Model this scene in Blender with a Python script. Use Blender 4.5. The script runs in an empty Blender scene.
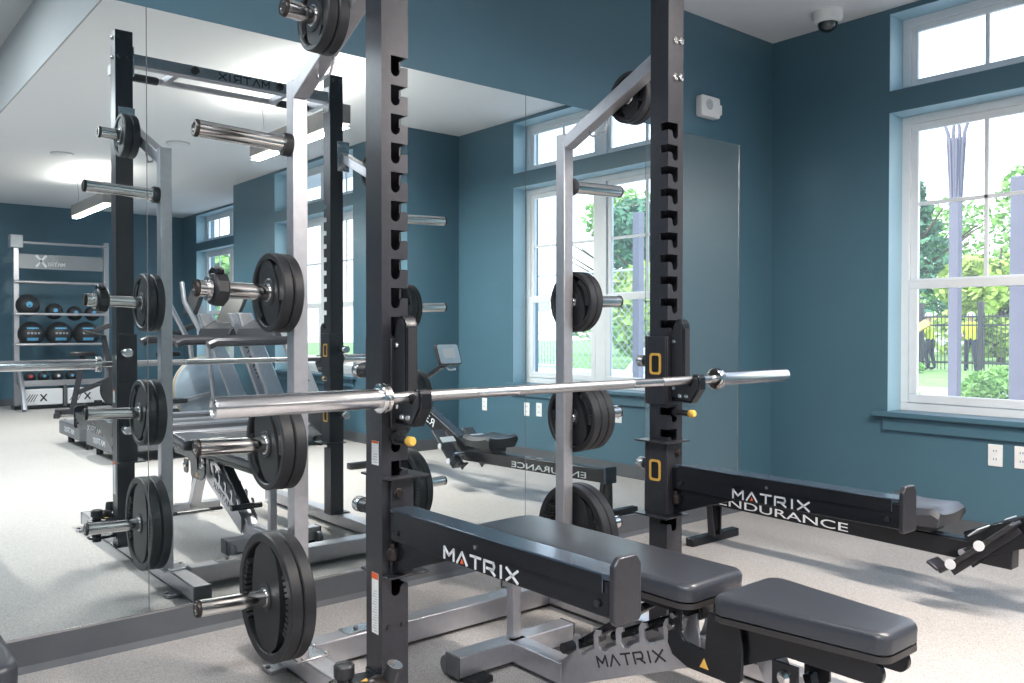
import bpy, bmesh, math, random
from mathutils import Vector, Matrix
random.seed(7)
C = bpy.context.scene.collection
R = math.radians
V = Vector

# ------------------------------------------------------------------ materials
def mat(name, col, rough=.5, metal=0., spec=.5, noise=None, bump=None, coat=0., emis=None, estr=0.):
    m = bpy.data.materials.new(name); m.use_nodes = True
    nt = m.node_tree; b = nt.nodes['Principled BSDF']
    b.inputs['Base Color'].default_value = (*col, 1); b.inputs['Roughness'].default_value = rough
    b.inputs['Metallic'].default_value = metal; b.inputs['Specular IOR Level'].default_value = spec
    b.inputs['Coat Weight'].default_value = coat
    if emis: b.inputs['Emission Color'].default_value = (*emis, 1); b.inputs['Emission Strength'].default_value = estr
    if noise:                                   # (scale, amount): procedural tone variation
        tc = nt.nodes.new('ShaderNodeTexCoord'); n = nt.nodes.new('ShaderNodeTexNoise')
        n.inputs['Scale'].default_value = noise[0]; n.inputs['Detail'].default_value = 3
        r = nt.nodes.new('ShaderNodeValToRGB'); k = noise[1]
        r.color_ramp.elements[0].position = .3; r.color_ramp.elements[1].position = .7
        r.color_ramp.elements[0].color = (*[c * (1 - k) for c in col], 1)
        r.color_ramp.elements[1].color = (*[min(1, c * (1 + k)) for c in col], 1)
        nt.links.new(tc.outputs['Object'], n.inputs['Vector']); nt.links.new(n.outputs['Fac'], r.inputs['Fac'])
        nt.links.new(r.outputs['Color'], b.inputs['Base Color'])
        if bump:
            bp = nt.nodes.new('ShaderNodeBump'); bp.inputs['Strength'].default_value = bump
            bp.inputs['Distance'].default_value = .002
            nt.links.new(n.outputs['Fac'], bp.inputs['Height']); nt.links.new(bp.outputs['Normal'], b.inputs['Normal'])
    return m

M = {}
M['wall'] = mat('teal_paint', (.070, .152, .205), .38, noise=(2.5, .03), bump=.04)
M['reveal'] = mat('skylit_teal_reveal', (.36, .54, .62), .4, noise=(2.5, .03))  # wall teal made paler: skylight on the jambs put into the colour
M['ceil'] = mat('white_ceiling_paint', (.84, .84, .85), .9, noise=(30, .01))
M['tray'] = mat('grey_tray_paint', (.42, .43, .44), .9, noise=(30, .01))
M['base'] = mat('grey_vinyl_base', (.10, .105, .115), .5, noise=(20, .05))
M['vinyl'] = mat('white_window_vinyl', (.82, .84, .86), .45, noise=(15, .02))
M['white'] = mat('white_plastic', (.85, .85, .84), .4, noise=(15, .02))
M['dark'] = mat('charcoal_powdercoat', (.050, .049, .057), .34, .5, noise=(60, .08))
M['black'] = mat('black_powdercoat', (.011, .012, .016), .24, .2, noise=(60, .1))
M['plastic'] = mat('black_plastic', (.02, .02, .023), .42, noise=(50, .1))
M['silver'] = mat('silver_powdercoat', (.50, .49, .52), .33, .7, noise=(40, .05))
M['chrome'] = mat('chrome', (.78, .76, .74), .13, 1., noise=(12, .03))
M['steel'] = mat('brushed_steel', (.66, .65, .66), .24, 1., noise=(30, .04))
M['knurl'] = mat('knurled_steel', (.50, .49, .50), .38, 1., noise=(600, .3), bump=.3)
M['rubber'] = mat('black_rubber', (.016, .016, .019), .5, noise=(90, .12), bump=.08)
M['vinylpad'] = mat('grey_black_upholstery', (.040, .042, .052), .33, noise=(220, .10), bump=.10)
M['padside'] = mat('brown_black_upholstery_side', (.034, .030, .030), .42, noise=(220, .1), bump=.1)
M['guard'] = mat('slick_guard_strip', (.06, .08, .11), .14, .4, noise=(20, .05))
M['yellow'] = mat('yellow_plastic', (.80, .46, .09), .4, noise=(30, .05))
M['letter'] = mat('light_lettering', (.72, .72, .74), .5, noise=(30, .02))
M['letterdk'] = mat('dark_lettering', (.03, .03, .035), .5, noise=(30, .02))
M['orange'] = mat('orange_lettering', (.75, .13, .03), .5, noise=(30, .02))
M['hole'] = mat('shadowed_recess', (.006, .006, .007), .8, noise=(30, .02))
M['blueplate'] = mat('pale_blue_shroud', (.42, .50, .58), .35, .1, noise=(8, .04))
M['gold'] = mat('tan_trim_line', (.55, .38, .18), .4, noise=(20, .05))
M['pendant'] = mat('pendant_grey', (.24, .23, .23), .45, .3, noise=(20, .04))
M['header'] = mat('header_grey', (.26, .27, .29), .4, .3, noise=(20, .04))
M['screen'] = mat('pale_screen', (.55, .66, .74), .25, noise=(40, .05))
M['red'] = mat('red_plastic', (.6, .03, .04), .4, noise=(40, .05))
M['blue'] = mat('light_blue_print', (.08, .32, .55), .5, noise=(40, .05))
M['endcap'] = mat('dark_bronze_cap', (.045, .035, .032), .35, .6, noise=(30, .05))
M['deckgrey'] = mat('treadmill_grey', (.16, .165, .18), .4, .3, noise=(30, .06))
M['led'] = mat('warm_light_diffuser', (.9, .85, .8), .5, emis=(1, .84, .66), estr=2.6, noise=(3, .01))
M['dome'] = mat('dark_dome_glass', (.03, .035, .04), .06, coat=1, noise=(3, .01))
M['greybox'] = mat('light_grey_panel', (.52, .54, .56), .4, .2, noise=(20, .04))
M['concrete'] = mat('pale_concrete', (.62, .60, .57), .9, noise=(6, .08))
M['grass'] = mat('lawn_green', (.22, .36, .10), .9, noise=(3, .3))
M['leafA'] = mat('leaf_green_light', (.25, .45, .11), .7, noise=(1.3, .4))
M['leafB'] = mat('leaf_green_dark', (.10, .24, .13), .7, noise=(1.3, .4))
M['leafC'] = mat('leaf_yellow_green', (.42, .55, .12), .7, noise=(1.3, .35))
M['bark'] = mat('tree_bark', (.14, .10, .07), .9, noise=(12, .3), bump=.4)
M['post'] = mat('lavender_grey_post', (.17, .165, .205), .6, noise=(5, .05))
M['fence'] = mat('black_fence_metal', (.03, .03, .035), .5, noise=(5, .05))
M['galv'] = mat('galvanised_wire', (.45, .47, .48), .4, .6, noise=(9, .05))
M['siding'] = mat('white_siding', (.80, .81, .82), .7, noise=(4, .03))
M['pool'] = mat('pool_water', (.10, .50, .55), .1, noise=(2, .1))
M['wood'] = mat('tan_wood', (.62, .42, .20), .6, noise=(8, .15))
M['skin'] = mat('skin', (.50, .30, .21), .6, noise=(20, .05))
M['hivis'] = mat('yellow_safety_vest', (.72, .80, .05), .7, noise=(20, .05))
M['navy'] = mat('dark_trousers', (.03, .035, .06), .8, noise=(20, .1))
M['hair'] = mat('dark_hair', (.03, .02, .015), .7, noise=(40, .2))
M['carpaint'] = mat('dark_purple_car_paint', (.05, .045, .09), .25, .4, coat=.6, noise=(5, .03))
M['glassdk'] = mat('dark_car_glass', (.02, .03, .04), .08, noise=(3, .01))

# speckled rubber floor
def floor_mat():
    m = bpy.data.materials.new('speckled_beige_floor'); m.use_nodes = True; nt = m.node_tree
    b = nt.nodes['Principled BSDF']; b.inputs['Roughness'].default_value = .62; b.inputs['Specular IOR Level'].default_value = .35
    tc = nt.nodes.new('ShaderNodeTexCoord')
    v = nt.nodes.new('ShaderNodeTexVoronoi'); v.inputs['Scale'].default_value = 300
    r = nt.nodes.new('ShaderNodeValToRGB'); r.color_ramp.interpolation = 'CONSTANT'
    e = r.color_ramp.elements; cols = [(0, (0.525, 0.486, 0.464)), (.22, (0.576, 0.542, 0.525)), (.5, (0.473, 0.434, 0.413)), (.68, (0.636, 0.611, 0.593)), (.86, (0.396, 0.361, 0.344))]
    e[0].position, e[0].color = 0, (*cols[0][1], 1); e[1].position, e[1].color = cols[1][0], (*cols[1][1], 1)
    for p, c in cols[2:]:
        n = e.new(p); n.color = (*c, 1)
    s = nt.nodes.new('ShaderNodeSeparateColor')
    n2 = nt.nodes.new('ShaderNodeTexNoise'); n2.inputs['Scale'].default_value = 1.4
    mx = nt.nodes.new('ShaderNodeMix'); mx.data_type = 'RGBA'; mx.blend_type = 'MULTIPLY'; mx.inputs['Factor'].default_value = .14
    nt.links.new(tc.outputs['Object'], v.inputs['Vector']); nt.links.new(v.outputs['Color'], s.inputs['Color'])
    nt.links.new(s.outputs['Red'], r.inputs['Fac']); nt.links.new(tc.outputs['Object'], n2.inputs['Vector'])
    nt.links.new(r.outputs['Color'], mx.inputs['A']); nt.links.new(n2.outputs['Fac'], mx.inputs['B'])
    nt.links.new(mx.outputs['Result'], b.inputs['Base Color'])
    return m
M['floor'] = floor_mat()

def mirror_mat(name, haze):
    m = bpy.data.materials.new(name); m.use_nodes = True; nt = m.node_tree
    nt.nodes.remove(nt.nodes['Principled BSDF']); o = nt.nodes['Material Output']
    g = nt.nodes.new('ShaderNodeBsdfGlossy'); g.inputs['Roughness'].default_value = 0; g.inputs['Color'].default_value = (.86, .94, .95, 1)
    d = nt.nodes.new('ShaderNodeBsdfDiffuse'); d.inputs['Color'].default_value = (.26, .34, .38, 1)
    x = nt.nodes.new('ShaderNodeMixShader'); x.inputs['Fac'].default_value = haze
    nt.links.new(g.outputs[0], x.inputs[1]); nt.links.new(d.outputs[0], x.inputs[2]); nt.links.new(x.outputs[0], o.inputs['Surface'])
    return m
M['mirror'] = mirror_mat('silvered_mirror', .02)
M['mirror2'] = mirror_mat('hazy_silvered_mirror', .22)

def glass_mat():
    m = bpy.data.materials.new('window_glass'); m.use_nodes = True; nt = m.node_tree
    nt.nodes.remove(nt.nodes['Principled BSDF']); o = nt.nodes['Material Output']
    t = nt.nodes.new('ShaderNodeBsdfTransparent'); t.inputs['Color'].default_value = (.96, .98, .98, 1)
    g = nt.nodes.new('ShaderNodeBsdfGlossy'); g.inputs['Roughness'].default_value = 0
    lw = nt.nodes.new('ShaderNodeLayerWeight'); lw.inputs['Blend'].default_value = .5
    f = nt.nodes.new('ShaderNodeMapRange'); f.inputs['From Min'].default_value = .3; f.inputs['From Max'].default_value = 1.0
    f.inputs['To Min'].default_value = .03; f.inputs['To Max'].default_value = .35
    nt.links.new(lw.outputs['Facing'], f.inputs['Value'])
    x = nt.nodes.new('ShaderNodeMixShader')
    l = nt.nodes.new('ShaderNodeBsdfTranslucent'); l.inputs['Color'].default_value = (.95, .96, 1, 1)
    y = nt.nodes.new('ShaderNodeMixShader'); y.inputs['Fac'].default_value = .07
    nt.links.new(t.outputs[0], y.inputs[1]); nt.links.new(l.outputs[0], y.inputs[2])
    nt.links.new(f.outputs[0], x.inputs['Fac']); nt.links.new(y.outputs[0], x.inputs[1]); nt.links.new(g.outputs[0], x.inputs[2])
    nt.links.new(x.outputs[0], o.inputs['Surface'])
    return m
M['glass'] = glass_mat()

# ------------------------------------------------------------------ mesh helpers
class MB:
    def __init__(s): s.bm = bmesh.new()
    def _hexa(s, pts):
        v = [s.bm.verts.new(p) for p in pts]
        for f in ((0, 3, 2, 1), (4, 5, 6, 7), (0, 1, 5, 4), (1, 2, 6, 5), (2, 3, 7, 6), (3, 0, 4, 7)): s.bm.faces.new([v[i] for i in f])
    def box(s, x0, x1, y0, y1, z0, z1):
        s._hexa([(x0, y0, z0), (x1, y0, z0), (x1, y1, z0), (x0, y1, z0), (x0, y0, z1), (x1, y0, z1), (x1, y1, z1), (x0, y1, z1)]); return s
    def sheet(s, x, y0, y1, z0, z1):                 # single glass sheet facing -x
        s.bm.faces.new([s.bm.verts.new(q) for q in ((x, y0, z0), (x, y0, z1), (x, y1, z1), (x, y1, z0))]); return s
    def bar(s, p0, p1, w, h, up=(0, 0, 1)):          # box along p0->p1, w sideways, h along up
        p0, p1 = V(p0), V(p1); d = (p1 - p0).normalized(); u = V(up)
        sd = d.cross(u).normalized(); u = sd.cross(d).normalized()
        q = [(-1, -1), (1, -1), (1, 1), (-1, 1)]
        s._hexa([p0 + sd * a * w / 2 + u * b * h / 2 for a, b in q] + [p1 + sd * a * w / 2 + u * b * h / 2 for a, b in q]); return s
    def lathe(s, prof, p, axis, n=28, cap=True):     # prof: [(r, t)] along axis from p
        p = V(p); d = V(axis).normalized(); a = d.orthogonal().normalized(); b = d.cross(a)
        rings = []
        for r, t in prof:
            if r < 1e-6: rings.append([s.bm.verts.new(p + d * t)])
            else: rings.append([s.bm.verts.new(p + d * t + (a * math.cos(2 * math.pi * i / n) + b * math.sin(2 * math.pi * i / n)) * r) for i in range(n)])
        for A, B in zip(rings, rings[1:]):
            for i in range(n):
                j = (i + 1) % n
                if len(A) == 1 and len(B) == 1: break
                if len(A) == 1: s.bm.faces.new([A[0], B[i], B[j]])
                elif len(B) == 1: s.bm.faces.new([A[i], B[0], A[j]])
                else: s.bm.faces.new([A[i], B[i], B[j], A[j]])
        if cap:
            if len(rings[0]) > 1: s.bm.faces.new(rings[0])
            if len(rings[-1]) > 1: s.bm.faces.new(rings[-1])
        return s
    def cyl(s, p0, p1, r, r2=None, n=24):
        p0, p1 = V(p0), V(p1); return s.lathe([(r, 0), (r if r2 is None else r2, (p1 - p0).length)], p0, p1 - p0, n)
    def tube(s, pts, r, n=10):                       # bent rod
        pts = [V(p) for p in pts]; prev = None; rings = []
        for i, p in enumerate(pts):
            d = (pts[min(i + 1, len(pts) - 1)] - pts[max(i - 1, 0)]).normalized()
            a = d.orthogonal().normalized() if prev is None else (prev - d * prev.dot(d)).normalized()
            prev = a; b = d.cross(a); rr = r[i] if isinstance(r, (list, tuple)) else r
            rings.append([s.bm.verts.new(p + (a * math.cos(2 * math.pi * k / n) + b * math.sin(2 * math.pi * k / n)) * rr) for k in range(n)])
        for A, B in zip(rings, rings[1:]):
            for k in range(n): s.bm.faces.new([A[k], B[k], B[(k + 1) % n], A[(k + 1) % n]])
        s.bm.faces.new(rings[0]); s.bm.faces.new(rings[-1]); return s
    def prism(s, poly, o, u, v, w):                  # polygon in plane (o,u,v), extruded by vector w
        o, u, v, w = V(o), V(u), V(v), V(w)
        a = [s.bm.verts.new(o + u * x + v * y) for x, y in poly]; b = [s.bm.verts.new(o + u * x + v * y + w) for x, y in poly]
        s.bm.faces.new(a); s.bm.faces.new(b); n = len(a)
        for i in range(n): s.bm.faces.new([a[i], a[(i + 1) % n], b[(i + 1) % n], b[i]])
        return s
    def ball(s, c, r, sx=1, sy=1, sz=1, sub=3):
        g = bmesh.ops.create_icosphere(s.bm, subdivisions=sub, radius=r)
        for q in g['verts']: q.co = V((q.co.x * sx, q.co.y * sy, q.co.z * sz)) + V(c)
        return s

def yz(s, poly, x0, x1):                              # polygon of (y,z) extruded x0..x1
    return s.prism(poly, (x0, 0, 0), (0, 1, 0), (0, 0, 1), (x1 - x0, 0, 0))

def finish(bm, name, m, parent=None, bev=0., ang=35, seg=2):
    if parent is not None:
        r = parent
        while r.parent: r = r.parent
        off = r.location
        for v in bm.verts: v.co -= off
    bmesh.ops.recalc_face_normals(bm, faces=bm.faces)
    me = bpy.data.meshes.new(name); bm.to_mesh(me); bm.free()
    for p in me.polygons: p.use_smooth = True
    me.set_sharp_from_angle(angle=R(ang))
    for q in (m if isinstance(m, (list, tuple)) else [m]): me.materials.append(q)
    o = bpy.data.objects.new(name, me); C.objects.link(o)
    if parent is not None: o.parent = parent
    if bev:
        b = o.modifiers.new('bevel', 'BEVEL'); b.width = bev; b.segments = seg; b.limit_method = 'ANGLE'; b.angle_limit = R(40)
    return o
def part(name, mb, m, parent=None, bev=0., label=None, ang=35, seg=2):
    o = finish(mb.bm, name, m, parent, bev, ang, seg)
    if label: o['label'] = label
    return o
def thing(name, label, cat, loc=(0, 0, 0), group=None):
    o = bpy.data.objects.new(name, None); C.objects.link(o); o.location = loc; o.empty_display_size = .1
    o['label'] = label; o['category'] = cat
    if group: o['group'] = group
    return o
def tag(o, label, cat, group=None):
    o['label'] = label; o['category'] = cat
    if group: o['group'] = group
    return o
def recenter(o, loc):
    loc = V(loc)
    for v in o.data.vertices: v.co -= loc
    o.location = loc; return o
def single(name, mb, m, label, cat, loc, group=None, bev=0., ang=35):
    return tag(recenter(part(name, mb, m, None, bev, None, ang), loc), label, cat, group)
def struct(name, mb, m, parent=None, bev=0.):
    o = part(name, mb, m, parent, bev)
    if parent is None: o['kind'] = 'structure'
    return o
def dup(root, loc, label, rotz=0, group=None):
    r = root.copy(); C.objects.link(r); r.location = loc; r.rotation_euler = (0, 0, rotz); r['label'] = label
    if group: r['group'] = group
    for ch in list(root.children):
        c = ch.copy(); C.objects.link(c); c.parent = r
        for g in ch.children:
            d = g.copy(); C.objects.link(d); d.parent = c
    return r

def text_part(name, txt, size, o, u, v, m, parent=None, depth=.001, align='LEFT', sx=1., kern=1.):
    """flat lettering lying in plane (u right, v up) at o"""
    cu = bpy.data.curves.new('lettering', 'FONT'); cu.body = txt; cu.size = size; cu.extrude = depth; cu.align_x = align; cu.space_character = kern
    ob = bpy.data.objects.new('lettering', cu); C.objects.link(ob)
    me = bpy.data.meshes.new_from_object(ob.evaluated_get(bpy.context.evaluated_depsgraph_get()))
    bpy.data.objects.remove(ob); bpy.data.curves.remove(cu)
    bm = bmesh.new(); bm.from_mesh(me); bpy.data.meshes.remove(me)
    o, u, v = V(o), V(u).normalized(), V(v).normalized(); w = u.cross(v)
    for q in bm.verts: q.co = o + u * q.co.x * sx + v * q.co.y + w * q.co.z
    return finish(bm, name, m, parent)

# wide block letters of the equipment logo, drawn as strokes in a unit cell
GL = {'M': [[(0, 0), (0, 1), (.5, .35), (1, 1), (1, 0)]], 'A': [[(0, 0), (.5, 1), (1, 0)]], 'T': [[(0, 1), (1, 1)], [(.5, 1), (.5, 0)]],
      'R': [[(0, 0), (0, 1), (.85, 1), (.95, .7), (.85, .42), (.25, .42)], [(.55, .42), (1, 0)]], 'I': [[(.2, 0), (.2, 1)]],
      'X': [[(0, 0), (1, 1)], [(0, 1), (1, 0)]]}
def logo(name, txt, o, u, v, h, m, parent, cw=1.25, gap=.38, th=.19, depth=.0012, accent=None):
    o, u, v = V(o), V(u).normalized(), V(v).normalized(); w = u.cross(v); b = MB(); x = 0; acc = []
    for ch in txt:
        wd = cw * (.35 if ch == 'I' else 1)
        for st in GL[ch]:
            P = [o + u * ((x + a * cw) * h) + v * (c * h) for a, c in st]
            for p0, p1 in zip(P, P[1:]):
                d = (p1 - p0).normalized() * th * h * .5
                b.bar(p0 - d * .6, p1 + d * .6, th * h, depth * 2, up=w)
        if ch == 'A': acc.append(o + u * ((x + .5 * cw) * h) + v * (.16 * h))
        x += wd + gap
    ob = part(name, b, m, parent)
    if accent:
        a = MB()
        for p in acc: a.prism([(-.2 * h, -.14 * h), (.2 * h, -.14 * h), (0, .28 * h)], p - w * depth, u, v, w * depth * 2)
        part('logo_accent', a, accent, parent)
    return ob

# ------------------------------------------------------------------ camera
cam = bpy.data.cameras.new('camera'); co = bpy.data.objects.new('camera', cam); C.objects.link(co)
cam.sensor_width = 36; cam.lens = 36 * 849.97 / 1024; cam.clip_start = .05; cam.clip_end = 300
yaw, pit, roll = R(50.2993), R(-.7911), R(.0488)
F = V((math.cos(yaw), math.sin(yaw), 0)); Rt = V((math.sin(yaw), -math.cos(yaw), 0)); U = V((0, 0, 1))
F2 = F * math.cos(pit) + U * math.sin(pit); U2 = U * math.cos(pit) - F * math.sin(pit)
R3 = Rt * math.cos(roll) + U2 * math.sin(roll); U3 = U2 * math.cos(roll) - Rt * math.sin(roll)
co.matrix_world = Matrix(((R3.x, U3.x, -F2.x, 0), (R3.y, U3.y, -F2.y, 0), (R3.z, U3.z, -F2.z, 1.1298), (0, 0, 0, 1)))
bpy.context.scene.camera = co

# ------------------------------------------------------------------ room shell
MY, WX, BX, H = 3.179, 4.834, 4.25, 2.985
XMIN, YMIN, XS = -3.6, -8.05, 1.30
T = .30                                                      # wall thickness
struct('floor', MB().box(XMIN - .2, WX + T, YMIN - .2, MY + .2, -.1, 0), M['floor'])
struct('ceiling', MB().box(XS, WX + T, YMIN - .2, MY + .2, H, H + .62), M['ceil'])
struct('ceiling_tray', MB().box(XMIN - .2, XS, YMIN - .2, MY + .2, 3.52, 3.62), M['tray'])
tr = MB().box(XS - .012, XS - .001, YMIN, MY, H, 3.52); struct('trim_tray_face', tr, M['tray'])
struct('wall_mirror_side', MB().box(XMIN - .2, WX + T, MY, MY + .2, 0, 3.6), M['wall'])
struct('wall_back', MB().box(XMIN - .2, WX + T, YMIN - .2, YMIN, 0, 3.6), M['wall'])
struct('wall_left', MB().box(XMIN - .2, XMIN, YMIN, MY, 0, 3.6), M['wall'])
ZS, ZH, ZT0, ZT1 = .655, 2.385, 2.51, 2.955
def win_wall(name, X, y0, y1, wy0, wy1):
    b = MB()
    b.box(X, X + T, y0, wy0, 0, H); b.box(X, X + T, wy1, y1, 0, H)
    b.box(X, X + T, wy0, wy1, 0, ZS); b.box(X, X + T, wy0, wy1, ZH, ZT0); b.box(X, X + T, wy0, wy1, ZT1, H)
    return struct(name, b, M['wall'])
W1, W2, W3 = (.54, 2.405), (-3.15, -1.285), (-7.42, -5.30)
win_wall('wall_right', WX, -.28, MY, *W1)
win_wall('wall_right_projection', BX, -4.40, -.28, *W2)
struct('wall_projection_return', MB().box(BX + T, WX + T, -.58, -.28, 0, H).box(BX + T, WX + T, -4.4, -4.1, 0, H), M['wall'])
win_wall('wall_right_rear', WX, YMIN, -4.40, *W3)
def win_unit(name, X, y0, y1, sillname):
    xf = X + .155; xb = xf + .06
    root = struct(name, MB().box(xf, xb, y0, y1, ZS, ZS + .05).box(xf, xb, y0, y1, ZH - .05, ZH)
                  .box(xf, xb, y0, y0 + .05, ZS + .05, ZH - .05).box(xf, xb, y1 - .05, y1, ZS + .05, ZH - .05)
                  .box(xf - .005, xb, (y0 + y1) / 2 - .06, (y0 + y1) / 2 + .06, ZS + .05, ZH - .05)
                  .box(xf, xb, y0, y1, ZT0, ZT0 + .05).box(xf, xb, y0, y1, ZT1 - .05, ZT1)
                  .box(xf, xb, y0, y0 + .05, ZT0 + .05, ZT1 - .05).box(xf, xb, y1 - .05, y1, ZT0 + .05, ZT1 - .05)
                  .box(xf - .005, xb, (y0 + y1) / 2 - .06, (y0 + y1) / 2 + .06, ZT0 + .05, ZT1 - .05), M['vinyl'], None, .004)
    ym = (y0 + y1) / 2; zm = 1.40
    for a, b_ in ((y0 + .05, ym - .06), (ym + .06, y1 - .05)):
        s = MB(); x0, x1 = xf + .012, xf + .04; w = .042
        s.box(x0, x1, a, b_, ZH - .05 - w, ZH - .05).box(x0, x1, a, b_, zm - .02, zm + .03)
        s.box(x0, x1, a, a + w, zm + .03, ZH - .05 - w).box(x0, x1, b_ - w, b_, zm + .03, ZH - .05 - w)
        c = (a + b_) / 2; s.box(x0 + .008, x1 - .004, c - .011, c + .011, zm + .03, ZH - .05 - w)
        z2 = (zm + ZH - .05) / 2; s.box(x0 + .008, x1 - .004, a, b_, z2 - .011, z2 + .011)
        u = part('upper_sash', s, M['vinyl'], root, .003)
        part('pane', MB().sheet(x0 + .014, a + .01, b_ - .01, zm, ZH - .06), M['glass'], u)
        s = MB(); x0, x1 = xf - .006, xf + .02; w = .05
        s.box(x0, x1, a, b_, ZS + .05, ZS + .05 + w).box(x0, x1, a, b_, zm - .03, zm + .02)
        s.box(x0, x1, a, a + w, ZS + .05 + w, zm - .03).box(x0, x1, b_ - w, b_, ZS + .05 + w, zm - .03)
        l = part('lower_sash', s, M['vinyl'], root, .003)
        part('pane', MB().sheet(x0 + .014, a + .01, b_ - .01, ZS + .06, zm - .01), M['glass'], l)
        s = MB(); x0, x1 = xf + .012, xf + .04; w = .035
        s.box(x0, x1, a, b_, ZT0 + .05, ZT0 + .05 + w).box(x0, x1, a, b_, ZT1 - .05 - w, ZT1 - .05)
        s.box(x0, x1, a, a + w, ZT0 + .05 + w, ZT1 - .05 - w).box(x0, x1, b_ - w, b_, ZT0 + .05 + w, ZT1 - .05 - w)
        s.box(x0 + .006, x1 - .004, c - .011, c + .011, ZT0 + .05, ZT1 - .05)
        t = part('transom_sash', s, M['vinyl'], root, .003)
        part('pane', MB().sheet(x0 + .014, a + .01, b_ - .01, ZT0 + .06, ZT1 - .06), M['glass'], t)
    rv = .003
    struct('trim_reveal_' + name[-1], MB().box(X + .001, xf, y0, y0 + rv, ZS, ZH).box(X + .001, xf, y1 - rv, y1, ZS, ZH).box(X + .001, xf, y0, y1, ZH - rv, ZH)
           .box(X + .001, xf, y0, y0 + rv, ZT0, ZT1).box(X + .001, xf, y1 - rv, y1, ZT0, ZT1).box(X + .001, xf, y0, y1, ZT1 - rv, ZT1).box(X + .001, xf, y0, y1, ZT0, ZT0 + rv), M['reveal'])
    struct(sillname, MB().box(X - .055, X + .155, y0 - .07, y1 + .07, ZS - .025, ZS + .004).box(X - .022, X, y0 - .02, y1 + .02, ZS - .105, ZS - .025), M['wall'], None, .004)
win_unit('window_1', WX, *W1, 'trim_1'); win_unit('window_2', BX, *W2, 'trim_2'); win_unit('window_3', WX, *W3, 'trim_3')
# baseboards: grey vinyl cove
struct('baseboard_mirror_side', MB().prism([(0, 0), (-.03, 0), (-.014, .02), (-.010, .106), (0, .106)], (XMIN, MY, 0), (0, 1, 0), (0, 0, 1), (WX - XMIN, 0, 0)), M['base'])
struct('baseboard_right', MB().box(WX - .01, WX, -.28, MY, 0, .10), M['base'])
struct('baseboard_projection', MB().box(BX - .01, BX, -4.4, -.28, 0, .10).box(BX - .01, WX, -.28, -.27, 0, .10), M['base'])
struct('baseboard_back', MB().box(XMIN, WX, YMIN, YMIN + .01, 0, .10), M['base'])

# mirrors
g = 'mirror panels along the wall'
for i, (x0, x1, lab) in enumerate(((-.86, .94, 'tall mirror panel at far left behind the nearer weight stack, edge at the leftmost seam'),
                                   (.94, 2.72, 'widest mirror panel directly behind the black rack, between the two full seams'),
                                   (2.72, 3.60, 'narrow mirror panel reflecting the tall window and its trees'),
                                   (3.60, 4.47, 'last greyish mirror panel nearest the room corner'))):
    r = thing('wall_mirror', lab, 'mirror', ((x0 + x1) / 2, MY, .106), g)
    part('mirror_glass', MB().box(x0 + .0015, x1 - .0015, MY - .006, MY - .0005, .112, 2.277), M['mirror2' if i == 3 else 'mirror'], r)
    part('bottom_channel', MB().box(x0, x1, MY - .009, MY - .0002, .106, .114), M['steel'], r)
    e = MB().box(x1 - .0014, x1 + .0014, MY - .0065, MY - .0006, .114, 2.277)
    if i == 3: e = MB().box(x1 - .004, x1 + .006, MY - .008, MY - .0006, .114, 2.277)
    part('polished_edge', e, M['steel'] if i == 3 else M['base'], r)

# ------------------------------------------------------------------ half rack
XL, XR, YF, A = 1.187, 2.322, 1.950, .040
XLr, XRr, YR = 1.205, 2.370, 2.522
SLOTZ = [1.845 - .0757 * k for k in range(19)]
rack = thing('half_rack', 'charcoal and silver half rack with notched uprights standing before the mirror', 'weight rack', (1.76, 2.2, 0))
def upright(x, inner, name):
    bm = MB(); z0, z1 = .075, 2.568
    bm.box(x - A, x + A, YF - A, YF + A, z0, z1)
    inn = MB(); w = .006; inn.box(x - A + w, x + A - w, YF - A + w, YF + A - w, z0 + .01, z1 - .01)
    cut = MB(); xi = x + inner * A; d = -inner
    for z in SLOTZ:
        poly = [(.012 * -1, 0), (.052, 0), (.052, -.040)]
        for k in range(1, 6):
            a = math.pi * k / 6; poly.append((.038 + .014 * math.cos(a), -.040 - .014 * math.sin(a)))
        poly += [(.024, -.040), (.024, -.034), (.018, -.027), (-.012, -.027)]
        poly = [(xi + d * a, z + c) for a, c in poly]
        cut.prism(poly, (0, YF - A - .012, 0), (1, 0, 0), (0, 0, 1), (0, .024, 0))
        cut.box(min(xi - d * .013, xi + d * .013), max(xi - d * .013, xi + d * .013), YF - A + .004, YF - A + .034, z - .0268, z - .0004)
    obs = []
    for q in (bm, inn, cut):
        bmesh.ops.recalc_face_normals(q.bm, faces=q.bm.faces)
        me = bpy.data.meshes.new('tmp'); q.bm.to_mesh(me); q.bm.free(); o = bpy.data.objects.new('tmp', me); C.objects.link(o); obs.append(o)
    for c in obs[1:]:
        md = obs[0].modifiers.new('b', 'BOOLEAN'); md.operation = 'DIFFERENCE'; md.object = c; md.solver = 'EXACT'; md.use_self = True
    me = bpy.data.meshes.new_from_object(obs[0].evaluated_get(bpy.context.evaluated_depsgraph_get()))
    for o in obs: bpy.data.objects.remove(o)
    b2 = bmesh.new(); b2.from_mesh(me); bpy.data.meshes.remove(me)
    return finish(b2, name, M['dark'], rack, 0., 40)
upL = upright(XL, 1, 'upright'); upR = upright(XR, -1, 'upright')
# slot numbers on inner faces
for xx, fx, uu, par in ((XR - A - .0006, -1, (0, -1, 0), upR), (XL + A + .0006, 1, (0, 1, 0), upL)):
    for k in range(1, 19):
        yb = YF - A + .058 if fx < 0 else YF - A + .046
        text_part('slot_number', str(k), .022, (xx, yb, SLOTZ[k] - .022), uu, (0, 0, 1), M['letterdk'], par, .0004)
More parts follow.
